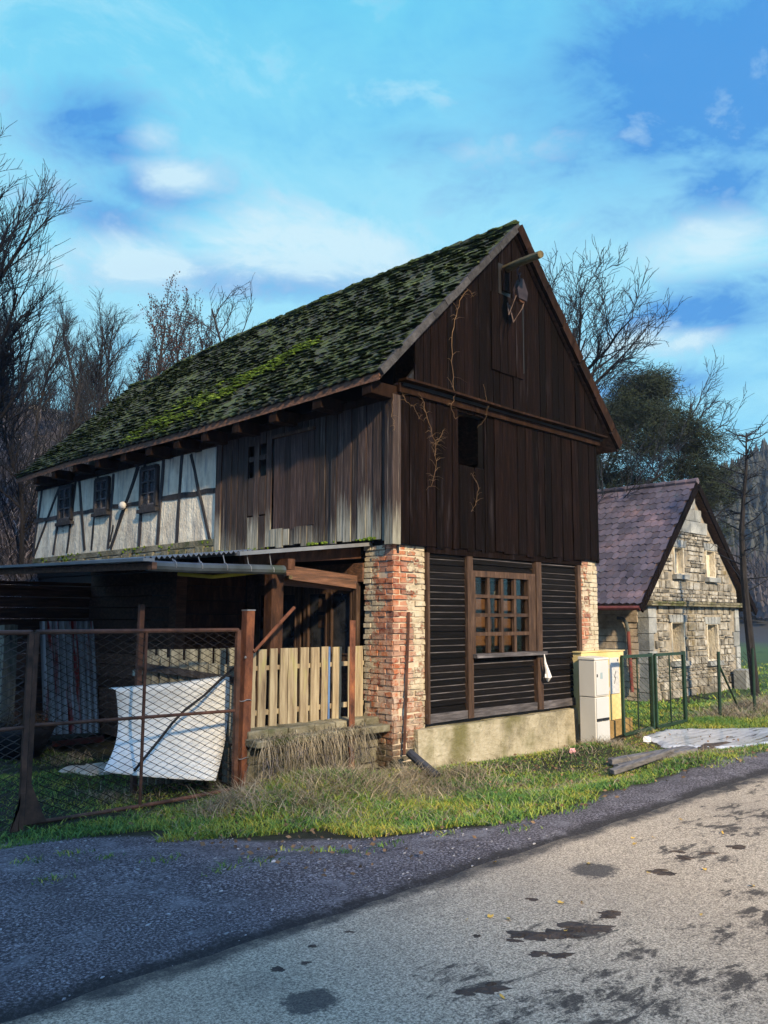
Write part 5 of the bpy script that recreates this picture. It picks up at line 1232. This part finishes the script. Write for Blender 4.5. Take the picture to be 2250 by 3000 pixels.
# trees that keep withered leaves
for k, (px, py, D, ln) in enumerate(((312, 655, 32, 7), (378, 662, 33, 7), (450, 675, 35, 4), (505, 700, 37, 0), (535, 712, 40, 0))):
    lf = MB(); H = tall(px, py, D)
    T, C_ = grow(60+k, H*.95, .11, [(14, .42, .42), (6, .45, .45), (4, .5, .5)], 0, upw=.4, first=(.25, .97), kink=.07, minr=.010 if ln else .007, leafmb=lf if ln else None, leafn=ln)
    tree('leafy_winter_tree' if ln else 'thin_tree', ['upright tree holding withered leaves, the left of three beyond the roof', 'upright tree holding withered leaves, the middle of three beyond the roof', 'upright tree with few withered leaves, the right of three beyond the roof', 'faint thin bare tree rising over the roof ridge right of the leafy trees', 'fainter thin bare twigs next to the ridge of the barn roof'][k], onground(px, D), T, C_, group=wt, leaves=lf if ln else None, rot=rnd(0, 6))
D = 34; H = tall(618, 636, D); T, C_ = grow(81, H, .12, [(14, .8, .34), (7, .6, .45), (5, .6, .5)], 0, upw=.15, first=(.4, .98), minr=.011)
tree('round_headed_tree', 'round bare tree top peeping over the middle of the barn ridge', onground(612, D), T, C_, group=wt)
# behind the barn on the right
D = 27; b = onground(1172, D); H = tall(1165, 478, D)
T, C_ = grow(91, H*.80, .2, [(22, .8, .44), (9, .62, .42), (7, .6, .48), (3, .6, .5)], 0, upw=.22, first=(.26, .97), kink=.13, minr=.010)
tree('bare_tree', 'broad bare tree rising behind the right roof slope of the barn', b, T, C_, rot=2.2)
D = 36; b = onground(1440, D); H = tall(1420, 745, D)
T, C_ = grow(95, H*.86, .16, [(18, .85, .40), (8, .65, .42), (6, .6, .48)], 0, upw=.15, first=(.3, .97), kink=.12, minr=.012)
tree('bare_tree', 'bare tree whose twigs stick out right of the dark pine', b, T, C_, rot=1)
# the pine
D = 33; b = onground(1405, D); H = tall(1395, 800, D)
T, C_ = grow(97, H*.93, .19, [(22, 1.1, .27), (6, .6, .45)], 0, upw=.12, first=(.12, .97), kink=.14, minr=.02)
e = thing('pine_tree', 'dense dark pine standing behind the stone house', 'tree', b)
off = Vector(b)
o0 = len(T.v); T.v += C_.v; T.f += [tuple(q+o0 for q in f) for f in C_.f]
for mb_, nm in ((T, 'trunk'),):
    mb_.v = [(x+b[0], y+b[1], z+b[2]) for x, y, z in mb_.v]; mb_.build(nm, MT['bark'], e)
def needles(n_cl, fn, blades, ln, wd):
    Vv = []; 
    c = np.array([fn() for _ in range(n_cl)])
    c = np.repeat(c, blades, 0); N_ = len(c)
    d = NR.normal(size=(N_, 3)); d[:, 2] = d[:, 2]*.6+.35; d /= np.linalg.norm(d, axis=1)[:, None]
    l = NR.uniform(.6, 1.2, (N_, 1))*ln; w = np.cross(d, NR.normal(size=(N_, 3))); w /= np.linalg.norm(w, axis=1)[:, None]; w *= wd
    c = c+NR.normal(size=(N_, 3))*ln*.35
    A, B, Cc = c-w, c+w, c+d*l
    return np.stack([A, B, Cc], 1).reshape(-1, 3), np.arange(N_*3).reshape(-1, 3)
prs = random.Random(5)
clumps = []
for i in range(130):
    t = prs.random(); ang = prs.uniform(0, 6.28); rad = (H*.25)*math.sin(math.pi*min(.97, .13+.85*t))**.7*prs.uniform(.45, 1.0)
    clumps.append((b[0]+rad*math.cos(ang), b[1]+rad*math.sin(ang), b[2]+H*(.36+.62*t), prs.uniform(.5, .95)))
def pf_():
    c = prs.choice(clumps); return (c[0]+prs.gauss(0, c[3]*.55), c[1]+prs.gauss(0, c[3]*.55), c[2]+prs.gauss(0, c[3]*.33))
Vn, Fn = needles(12000, pf_, 9, .27, .014)
np_mesh('crown', Vn-np.array(b), [Fn], MT['needle'], e)
# young bare tree by the right edge
D = 22; p = at(1626, 1352, D); gz = float(height(p.x, p.y)); top = at(1612, 935, D); H = top.z-gz
T, C_ = MB(), MB(); pts = [Vector((p.x, p.y, gz-.2))]+[at(x, y, D) for x, y in ((1612, 1310), (1606, 1240), (1602, 1150), (1606, 1080), (1612, 1010), (1612, 935))]
T.tube(pts, [.12, .1, .085, .07, .055, .04, .015], 7); rs = random.Random(3)
for i in range(46):
    t = rs.uniform(.22, 1)*(len(pts)-1); k = min(len(pts)-2, int(t)); q = pts[k]+(pts[k+1]-pts[k])*(t-k); a = rs.uniform(0, 6.28); l = rs.uniform(.5, 1.25)*(1.15-.1*k)
    d = Vector((math.cos(a), math.sin(a), rs.uniform(-.05, .5))); r1 = q+d*l*.5+Vector((0, 0, .05)); r2 = r1+(d+Vector((rs.gauss(0, .2), rs.gauss(0, .2), .35)))*l*.5
    C_.tube([q, r1, r2], [.022, .014, .006], 4)
    for _ in range(5):
        u = rs.random(); s = q+(r1-q)*u if rs.random() < .4 else r1+(r2-r1)*u; dd = Vector((rs.gauss(0, 1), rs.gauss(0, 1), rs.gauss(.4, .6)))*.22; C_.tube([s, s+dd*.6, s+dd], [.009, .007, .004], 3)
e = thing('young_tree', 'slim bare young tree leaning behind the right side of the stone house', 'tree', (p.x, p.y, gz)); T.build('trunk', MT['bark'], e); C_.build('crown', MT['twig'], e)

# far wooded hill: one mass of conifers and bare crowns
fm = MB(); bmm = MB(); rs = random.Random(9)
def conifer(mb, x, y, z, h, w):
    k = 7; 
    for L_ in range(4):
        z0 = z+h*(.12+.2*L_); z1 = z0+h*.36; r = w*(1-.22*L_); o = len(mb.v)
        for q in range(k): t = q*6.283/k+L_; rr = r*rs.uniform(.6, 1.15); mb.v.append((x+rr*math.cos(t), y+rr*math.sin(t), z0+rs.uniform(-.06, .06)*h))
        mb.v.append((x, y, z1))
        for q in range(k): mb.f.append((o+q, o+(q+1) % k, o+k))
cnt = 0
while cnt < 1500:
    px = rs.uniform(1440, 1900); D = rs.uniform(72, 170); q = at(px, 1200, D); z = float(height(q.x, q.y))
    if z < 1.0: continue
    cnt += 1
    if z > 5: conifer(fm, q.x, q.y, z-.5, rs.uniform(2.6, 6), rs.uniform(1.0, 1.9))
    else:
        for _ in range(5): conifer(bmm, q.x+rs.gauss(0, 1.5), q.y+rs.gauss(0, 1.5), z, rs.uniform(3.5, 6.5), rs.uniform(.5, .9)) if rs.random() < .4 else bmm.tube([(q.x, q.y, z), (q.x+rs.gauss(0, .8), q.y+rs.gauss(0, .8), z+3), (q.x+rs.gauss(0, 1.8), q.y+rs.gauss(0, 1.8), z+rs.uniform(4.5, 7))], [.16, .1, .03], 3)
o = fm.build('forest', MT['far_wood']); tag(o, kind='stuff'); o = bmm.build('bare_woods', MT['far_bare']); tag(o, kind='stuff')
# undergrowth of twigs in front of the hill and behind the barn
def thicket(name, n, fn, ln, wd, mat, droop=.6):
    P = np.array([fn() for _ in range(n)]); N_ = n
    a = NR.uniform(0, 6.28, N_); l = NR.uniform(.5, 1.2, N_)*ln; hx, hy = np.cos(a), np.sin(a); up = NR.uniform(.5, 1.3, N_)
    rows = []
    W_ = np.stack([-hy, hx, np.zeros(N_)], 1)*wd
    for k in range(5):
        t = k/4; c = P+np.stack([hx*l*t*.75, hy*l*t*.75, l*(up*t-droop*1.4*t*t)], 1)+NR.normal(size=(N_, 3))*.03*t*ln
        s = (1-.7*t); rows += [c-W_*s, c+W_*s]
    Vt = np.stack(rows, 1).reshape(-1, 3); base = (np.arange(N_)*10)[:, None]
    Fs = np.concatenate([base+np.array([[2*k, 2*k+1, 2*k+3, 2*k+2]]) for k in range(4)])
    o = np_mesh(name, Vt, [Fs], MT[mat]); tag(o, kind='stuff'); return o
def f1():
    while True:
        x, y = (rnd(-4.5, 6), rnd(7.8, 19)) if random.random() < .6 else (rnd(-4.5, 12), rnd(7.8, 30))
        if -0.6 < x < 5.6 and y < 11.3: continue
        if random.random() < .35 and y > 15: continue
        return (x, y, float(height(x, y))-.05)
pts_ = [f1() for _ in range(13000)]
it = iter(pts_); thicket('brambles', 13000, lambda: next(it), 1.0, .012, 'bramble', .75)
def f4():
    while True:
        x, y = rnd(-4, 16), rnd(15, 42)
        if x > 9 and y < 20: continue
        return (x, y, float(height(x, y))-.05)
it4 = iter([f4() for _ in range(5500)]); thicket('saplings', 5500, lambda: next(it4), 2.3, .014, 'twig', .06)
it2 = iter([f1() for _ in range(2500)]); thicket('undergrowth', 2500, lambda: next(it2), 1.9, .012, 'twig', .25)
it3 = iter([(rnd(-3.6, -.2), rnd(7.0, 12.6), 0) for _ in range(3600)])
def f3(): x, y, _ = next(it3); return (x, y, float(height(x, y))+rnd(.2, 1.6))
thicket('bank_grass', 3600, f3, .9, .010, 'bramble', .95)
it5 = iter([(rnd(-1.85, -.35), rnd(.03, .16), rnd(.30, .39)) for _ in range(900)])
thicket('hanging_straw', 900, lambda: next(it5), .3, .0035, 'grass_dry', 1.15)
it6 = iter([(rnd(-1.85, -.2), rnd(.0, .12), rnd(.0, .25)) for _ in range(260)])
thicket('dead_stems', 260, lambda: next(it6), .38, .004, 'twig_pale', .8)
# pale concrete edge and fallen poles on the slope
def seen_ground(px, py, lift=0):
    D = 12.0
    while D < 120:
        q = at(px, py, D)
        if q.z < float(height(q.x, q.y))+lift: break
        D += .1
    return q
a, b = seen_ground(72, 884), seen_ground(192, 906); m = MB(); m.bar(a+Vector((0, 0, -.05)), b+Vector((0, 0, -.05)), .4, .5, j=.02); o = m.build('concrete_edging', MT['stone_pale']); tag(o, 'long pale concrete edging on the wooded slope above the barn', 'edging')
for i, (p0, p1, lb) in enumerate((((105, 846), (118, 868), 'pale broken pole standing tilted among the trees on the slope'), ((210, 843), (242, 850), 'pale fallen pole lying level among the trees beside the roof end'), ((190, 905), (228, 868), 'thin pale pole leaning up from the concrete edging'))):
    m = MB(); m.tube([seen_ground(*p0, .5), seen_ground(*p1)], .06, 6); o = m.build('fallen_pole', MT['twig_pale']); tag(o, lb, 'pole')

# ------------------------------------------------------------------ grass
def blades(name, P, h, w, lean, mat):
    N_ = len(P); a = NR.uniform(0, 6.28, N_); b_ = NR.uniform(0, 6.28, N_)
    W_ = np.stack([np.cos(a), np.sin(a), np.zeros(N_)], 1)*w[:, None]; Dd = np.stack([np.cos(b_), np.sin(b_), np.zeros(N_)], 1)
    rows = []
    for t, s in ((0, 1), (.4, .85), (.75, .55)):
        c = P+Dd*(lean*h*t**1.7)[:, None]; c[:, 2] += h*t*(1-.45*lean*t); rows += [c-W_*s, c+W_*s]
    c = P+Dd*(lean*h)[:, None]; c[:, 2] += h*(1-.45*lean); rows.append(c)
    Vt = np.stack(rows, 1).reshape(-1, 3); B_ = (np.arange(N_)*7)[:, None]
    q = np.concatenate([B_+np.array([[0, 1, 3, 2]]), B_+np.array([[2, 3, 5, 4]])]); tr = B_+np.array([[4, 5, 6]])
    o = np_mesh(name, Vt, [q, tr], MT[mat]); tag(o, kind='stuff'); return o
dpoly = [(p.x, p.y) for p in dr]
def inpoly(x, y, poly):
    r = np.zeros(len(x), bool); j = len(poly)-1
    for i in range(len(poly)):
        xi, yi = poly[i]; xj, yj = poly[j]
        r ^= ((yi > y) != (yj > y)) & (x < (xj-xi)*(y-yi)/(yj-yi+1e-12)+xi); j = i
    return r
def dens(x, y, s):
    v = 0
    for i in range(0, 12): v = v+np.sin((x*math.cos(_dr[i]*3)+y*math.sin(_dr[i]*3))*_fr[i]*s+_ph[i, 1])
    return v/3.0
def keep(x, y):
    edge = -2.76+.13*np.sin(x*1.7)+.08*np.sin(x*4.3+1)+.06*np.sin(x*11)
    k = (y > edge) & (x+y > -4.45+.25*np.sin(x*3+y*2)+.15*np.sin(y*7))
    k &= ~((x > .3) & (x < W+.1) & (y > -.1) & (y < 12)) & ~((x > -1.95) & (x < .6) & (y > .02) & (y < 12)) & ~((x > 3.64) & (x < 4.98) & (y > -.48) & (y < .3))
    k &= ~inpoly(x, y, dpoly); return k
def scatter(n, x0, x1, y0, y1):
    x, y = NR.uniform(x0, x1, n), NR.uniform(y0, y1, n); k = keep(x, y); return x[k], y[k]
def pts3(x, y): return np.stack([x, y, height(x, y)-.012], 1)
x, y = scatter(150000, -4.6, 11, -2.95, .1); k = (dens(x, y, 1)+NR.normal(size=len(x))*.8 > -1.3); x, y = x[k], y[k]
hh = (.065+.045*np.clip(dens(x, y, .6)+.4, -.6, 1.6))*NR.uniform(.6, 1.3, len(x)); k2 = y < -2.45; hh[k2] *= .75
sp_ = NR.random(len(x)) < np.clip((y+2.95)*3, .25, 1); x, y, hh = x[sp_], y[sp_], hh[sp_]
blades('grass', pts3(x, y), hh, NR.uniform(.003, .0055, len(x)), NR.uniform(.3, 1.3, len(x)), 'grass')
x, y = scatter(52000, -5.4, -.1, -.3, 5.3); k = (dens(x, y, 1.4)+NR.normal(size=len(x))*.7 > -.2); x, y = x[k], y[k]
blades('grass', pts3(x, y), NR.uniform(.025, .075, len(x)), NR.uniform(.003, .0055, len(x)), NR.uniform(.4, 1.4, len(x)), 'grass')
x, y = NR.uniform(-10, -5.2, 24000), NR.uniform(.3, 7.5, 24000); blades('grass', pts3(x, y), NR.uniform(.03, .1, len(x)), NR.uniform(.004, .007, len(x)), NR.uniform(.4, 1.4, len(x)), 'grass')
x, y = scatter(26000, 4.7, 13.6, -.3, 4); blades('grass', pts3(x, y), NR.uniform(.04, .11, len(x)), NR.uniform(.005, .009, len(x)), NR.uniform(.3, 1.2, len(x)), 'grass')
x, y = scatter(15000, 9.5, 34, -2.9, 12); k = ~((x > 13.6) & (x < 19.6) & (y > 3.9)); x, y = x[k], y[k]
blades('grass', pts3(x, y), NR.uniform(.06, .16, len(x)), NR.uniform(.012, .025, len(x)), NR.uniform(.3, 1.2, len(x)), 'grass')
# long straw tussocks
def tussocks(lst, mat='grass_dry'):
    Px, h, ln = [], [], []
    for cx, cy, r, n, hm in lst:
        a = NR.normal(size=(n, 2))*r*.55; xx, yy = cx+a[:, 0], cy+a[:, 1]; k = keep(xx, yy); xx, yy = xx[k], yy[k]
        Px.append(pts3(xx, yy)); h.append(NR.uniform(.5, 1.25, len(xx))*hm); ln.append(NR.uniform(.5, 1.7, len(xx)))
    P = np.concatenate(Px); blades('dry_grass', P, np.concatenate(h), NR.uniform(.0022, .0042, len(P)), np.concatenate(ln), mat)
tl_ = [(-2.35, -.35, .35, 700, .27), (-1.95, .0, .2, 260, .28), (-2.75, -.5, .2, 200, .2), (-1.5, -.5, .42, 900, .25), (-.9, -.75, .45, 1300, .26), (-.35, -.9, .4, 800, .24), (-1.9, -.75, .3, 500, .22), (-.9, -.2, .25, 250, .24), (-1.9, -1.2, .4, 250, .17), (-.2, -.5, .25, 450, .28), (.45, -.7, .3, 380, .24), (.1, -1.4, .5, 250, .16), (-1.2, -1.6, .4, 160, .16), (3.4, -.8, .3, 300, .17), (4.75, -.75, .25, 200, .2),
       (-3.0, .9, .3, 250, .16), (-2.1, 3.6, .4, 250, .2), (-3.6, 3.4, .4, 200, .18)]
for i in range(26): tl_.append((rnd(7.4, 12), rnd(-.7, .2), .35, 160, .34))
for i in range(18): tl_.append((rnd(-2.6, 6), rnd(-2.5, -.5), .3, 70, .15))
tussocks(tl_)
x, y = scatter(5500, -3.4, 9, -2.7, .1); blades('dry_grass', pts3(x, y), NR.uniform(.05, .17, len(x)), NR.uniform(.002, .004, len(x)), NR.uniform(.8, 1.8, len(x)), 'grass_dry')
m = MB()
for i in range(700):
    xx, yy = rnd(-3.6, 6), rnd(-2.95, -.1); q = Vector((xx, yy, float(height(xx, yy))+rnd(.0, .05))); u = Vector((rnd(-1, 1), rnd(-1, 1), rnd(-.4, .4))).normalized()*rnd(.012, .03); w_ = u.orthogonal().normalized()*u.length*.6
    m.add([q-u, q+w_, q+u, q-w_], [(0, 1, 2, 3)])
o = m.build('leaf_litter', MT['litter']); tag(o, kind='stuff')
wd = []
for px, py in ((480, 1880), (760, 1835), (640, 1815), (700, 1822), (230, 1845), (150, 1830), (60, 1850), (560, 1868), (110, 1895), (350, 1850), (840, 1812), (960, 1800), (1120, 1790)):
    p = hit(px, py, 'Z', .01); a = NR.normal(size=(34, 2))*np.array([.07, .05]); wd.append(np.stack([p.x+a[:, 0], p.y+a[:, 1], height(p.x+a[:, 0], p.y+a[:, 1])], 1))
P = np.concatenate(wd); blades('weeds', P, NR.uniform(.02, .06, len(P)), NR.uniform(.003, .005, len(P)), NR.uniform(.5, 1.4, len(P)), 'grass')

# ------------------------------------------------------------------ small things on the road
lfm = MB(); lfm.add([(-.028, 0, .004), (-.008, .018, .012), (.02, .012, .006), (.032, 0, .016), (.02, -.014, .01), (-.01, -.016, .004), (.0, .0, .008)], [(0, 6, 1), (1, 6, 2), (2, 6, 3), (3, 6, 4), (4, 6, 5), (5, 6, 0)])
lf0 = None
for px, py in ((1008, 1987), (1058, 1981), (1068, 1864), (1097, 1986), (1210, 1951), (1257, 1951), (1271, 1867), (1366, 1811), (1371, 1824), (1470, 1771), (1521, 1879), (1515, 1976), (1625, 1914), (1085, 2155), (1222, 2012), (1412, 1810), (1400, 1886), (1560, 1800)):
    p = hit(px, py, 'Z', .006)
    if lf0 is None: o = lf0 = lfm.build('fallen_leaf', MT['yellow_leaf'])
    else: o = lf0.copy(); COL.objects.link(o)
    o.location = p; o.rotation_euler = (rnd(-.3, .3), rnd(-.3, .3), rnd(0, 6.28)); s = rnd(.45, .75); o.scale = (s, s, s*1.3)
    tag(o, 'small yellow brown fallen leaf lying on the sunlit asphalt road', 'leaf', 'fallen leaves on the road')
cl0 = []
for i, (px, py, s) in enumerate(((1145, 2020, 1.5), (1110, 2032, .6), (1207, 2018, 1.3), (1268, 2004, 1.9), (1316, 1976, 1.1), (1163, 2060, .8), (1210, 2064, .9), (1060, 2138, 1.0), (1001, 2144, .7), (600, 2094, .6), (1150, 1943, .6), (1030, 2022, .4), (755, 2013, .35), (1480, 1852, 1.0), (1530, 1843, .9), (1430, 1886, 1.2), (1590, 1830, 1.0), (1465, 1840, .8), (660, 2080, .4), (675, 2044, .4))):
    p = hit(px, py, 'Z', .004)
    m = MB()
    for c_ in range(3 if s > .9 else 1):
        kx, ky = (p.x+rnd(-.05, .05)*s, p.y+rnd(-.04, .04)*s) if c_ else (p.x, p.y); k = 30; f_ = [rnd(0, 6.28) for _ in range(4)]; R0 = .052*s*(1 if c_ == 0 else rnd(.4, .8)); o0 = len(m.v); m.v.append((kx, ky, .006+.014*s**.5*.6))
        for ri, hh_ in ((.4, .9), (.75, .6), (1.0, 0)):
            for a_ in range(k):
                t = 6.283*a_/k; rr_ = R0*ri*(1+.28*math.sin(2*t+f_[0])+.2*math.sin(3*t+f_[1])+.14*math.sin(7*t+f_[2])+.12*math.sin(11*t+f_[3])+rnd(-.08, .08)); m.v.append((kx+rr_*math.cos(t)*1.25*.71+rr_*math.sin(t)*.55, ky-rr_*math.cos(t)*1.25*.7+rr_*math.sin(t)*.55, .004+.012*s**.5*hh_*.6*rnd(.7, 1.2)))
        for a_ in range(k):
            b__ = (a_+1) % k; m.f.append((o0, o0+1+a_, o0+1+b__))
            for ri in range(2): m.f.append((o0+1+ri*k+a_, o0+1+(ri+1)*k+a_, o0+1+(ri+1)*k+b__, o0+1+ri*k+b__))
    o = m.build('mud_clod', MT['mud'])
    big = s > 1.4
    tag(o, ('wide flattened dark mud clod dropped on the road, nearer the middle of the picture' if i == 0 else 'largest flattened dark mud clod dropped on the road') if big else 'flattened dark clod of mud stuck on the asphalt road', 'mud', 'mud clods dropped on the road')
# pale chips of stone in the gravel
m = MB()
for i in range(1500):
    x, y = rnd(-7, -1.5), rnd(-3.3, -.2)
    if x+y > -4.3 and y > -2.7: continue
    s = abs(random.gauss(0, .0035))+.002; m.lump((x, y, float(height(x, y))+s*.3), (s*rnd(.8, 2), s, s*.6), 5, 2, .3)
o = m.build('gravel', MT['pebble']); tag(o, kind='stuff')

# ------------------------------------------------------------------ light
SUN_AZ = math.atan2(-.34, -1.0)      # towards the sun: from +Y clockwise
SUN_EL = R(29)
sv = Vector((math.sin(SUN_AZ)*math.cos(SUN_EL), math.cos(SUN_AZ)*math.cos(SUN_EL), math.sin(SUN_EL)))
sl = bpy.data.lights.new('sun', 'SUN'); sl.energy = 4.3; sl.angle = R(3.0); sl.color = (1, .77, .48)
so = bpy.data.objects.new('sun', sl); COL.objects.link(so); so.rotation_euler = (-sv).to_track_quat('-Z', 'Y').to_euler(); so.location = (0, -30, 30)
w = bpy.data.worlds.new('World'); SC.world = w; w.use_nodes = True; nt = w.node_tree
bg = nt.nodes['Background']
m = MB(); m.box(-264, 334, -264, 304, -2.5, 75); hz = m.build('haze', MT['plaster']); hz.data.materials.clear()
hm = bpy.data.materials.new('thin_air'); hm.use_nodes = True; h_ = hm.node_tree; h_.nodes.remove(h_.nodes['Principled BSDF'])
pv = h_.nodes.new('ShaderNodeVolumePrincipled'); pv.inputs['Color'].default_value = (.55, .72, 1, 1); pv.inputs['Density'].default_value = .0005
L(h_, pv.outputs[0], h_.nodes['Material Output'].inputs['Volume']); hz.data.materials.append(hm); tag(hz, kind='stuff')
sky = nt.nodes.new('ShaderNodeTexSky'); sky.sky_type = 'NISHITA'; sky.sun_disc = False; sky.sun_elevation = SUN_EL; sky.sun_rotation = SUN_AZ
sky.altitude = 200; sky.air_density = 1.0; sky.dust_density = 1.0; sky.ozone_density = 1.5
tc = nt.nodes.new('ShaderNodeTexCoord'); sep = nt.nodes.new('ShaderNodeSeparateXYZ'); L(nt, tc.outputs['Generated'], sep.inputs[0])
az = math_(nt, 'ARCTAN2', sep.outputs[0], sep.outputs[1]); el = math_(nt, 'ARCSINE', sep.outputs[2])
zz = math_(nt, 'ADD', math_(nt, 'MAXIMUM', sep.outputs[2], 0), .3)
cb_ = nt.nodes.new('ShaderNodeCombineXYZ'); L(nt, math_(nt, 'DIVIDE', sep.outputs[0], zz), cb_.inputs[0]); L(nt, math_(nt, 'DIVIDE', sep.outputs[1], zz), cb_.inputs[1]); L(nt, zz, cb_.inputs[2])
n1 = noise(nt, cb_.outputs[0], 2.6, 12, .62, .7); n2 = noise(nt, cb_.outputs[0], 8.0, 10, .66, .5); n3 = noise(nt, cb_.outputs[0], 1.0, 5, .5, .3)
nz = math_(nt, 'ADD', math_(nt, 'MULTIPLY', n1, .62), math_(nt, 'MULTIPLY', n2, .38))
def blobs(lst, amp, lo, hi):
    tot = None
    for px, py, rx, ry, st_ in lst:
        d = (FW+RT*((px*K-1125)/FPX)+UP*((1500-py*K)/FPX)).normalized(); a0 = math.atan2(d.x, d.y); e0 = math.asin(d.z); ra, re = rx*K/FPX/math.cos(e0), ry*K/FPX
        u = math_(nt, 'DIVIDE', math_(nt, 'SUBTRACT', az, a0), ra); v_ = math_(nt, 'DIVIDE', math_(nt, 'SUBTRACT', el, e0), re)
        q = math_(nt, 'ADD', math_(nt, 'MULTIPLY', u, u), math_(nt, 'MULTIPLY', v_, v_))
        f = math_(nt, 'MULTIPLY', math_(nt, 'POWER', 2.718, math_(nt, 'MULTIPLY', q, -.7)), st_)
        tot = f if tot is None else math_(nt, 'MAXIMUM', tot, f)
    return ramp(nt, math_(nt, 'ADD', tot, math_(nt, 'MULTIPLY_ADD', nz, amp, -.5*amp)), [(lo, g(0)), ((lo+hi)/2, g(.42)), (hi, g(1))])
SKYB = (0.435, 3.476, 5.056)
c = mix(nt, .82, sky.outputs[0], SKYB)
gl = ramp(nt, math_(nt, 'ADD', el, math_(nt, 'MULTIPLY_ADD', n3, .5, -.25)), [(.0, g(.2)), (.2, g(.6)), (.36, g(.95)), (.56, g(.45)), (.75, g(.05))])
c = mix(nt, gl, c, (1.975, 4.108, 5.056))
wisp = ramp(nt, nz, [(.48, g(0)), (.54, g(.45)), (.62, g(.95))])
c = mix(nt, wisp, c, (2.133, 4.187, 5.056))
wd_ = ramp(nt, nz, [(.34, g(.5)), (.47, g(0))])
c = mix(nt, wd_, c, (0.474, 2.449, 4.582))
SKYD = (0.284, 1.580, 3.950); SKYL = (3.397, 4.622, 5.135)
c = mix(nt, math_(nt, 'MULTIPLY', blobs([(1480, 170, 420, 210, 1.05), (1180, 185, 130, 60, .8), (220, 270, 120, 80, .85), (340, 410, 120, 60, .75), (1560, 670, 210, 60, 1), (1450, 830, 190, 35, .8), (930, 300, 230, 55, .65), (250, 470, 120, 50, .7), (600, 610, 300, 40, .65), (1640, 350, 220, 90, .85)], 3.6, .2, .9), .95), c, SKYD)
c = mix(nt, math_(nt, 'MULTIPLY', blobs([(870, 205, 150, 45, .9), (640, 530, 260, 70, .9), (300, 560, 120, 45, .85), (385, 385, 70, 35, .85), (330, 285, 55, 34, .75), (1520, 535, 120, 45, 1.0), (1440, 740, 150, 28, .9), (1150, 480, 100, 30, .75), (1150, 310, 190, 45, .7), (480, 520, 100, 34, .75), (1300, 560, 60, 30, .6), (760, 545, 90, 35, .8), (560, 250, 90, 30, .5), (100, 560, 60, 40, .6), (1250, 240, 80, 25, .5)], 4.6, .3, 1.0), .92), c, SKYL)
# unseen sky overhead and behind the viewer, brightened and tinted blue to fill shade
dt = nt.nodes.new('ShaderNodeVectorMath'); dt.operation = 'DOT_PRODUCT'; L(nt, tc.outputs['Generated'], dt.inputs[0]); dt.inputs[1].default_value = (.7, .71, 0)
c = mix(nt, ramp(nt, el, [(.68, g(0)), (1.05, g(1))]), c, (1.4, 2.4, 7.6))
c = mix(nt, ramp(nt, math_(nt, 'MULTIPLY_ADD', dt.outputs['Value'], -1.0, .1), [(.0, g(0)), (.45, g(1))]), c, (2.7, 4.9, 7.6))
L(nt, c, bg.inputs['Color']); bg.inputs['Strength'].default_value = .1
SC.view_settings.view_transform = 'Standard'; SC.view_settings.look = 'None'; SC.view_settings.exposure = 0.95; SC.view_settings.gamma = 1; SC.view_settings.use_curve_mapping = False
SC.cycles.max_bounces = 6; SC.cycles.diffuse_bounces = 3; SC.cycles.use_denoising = True
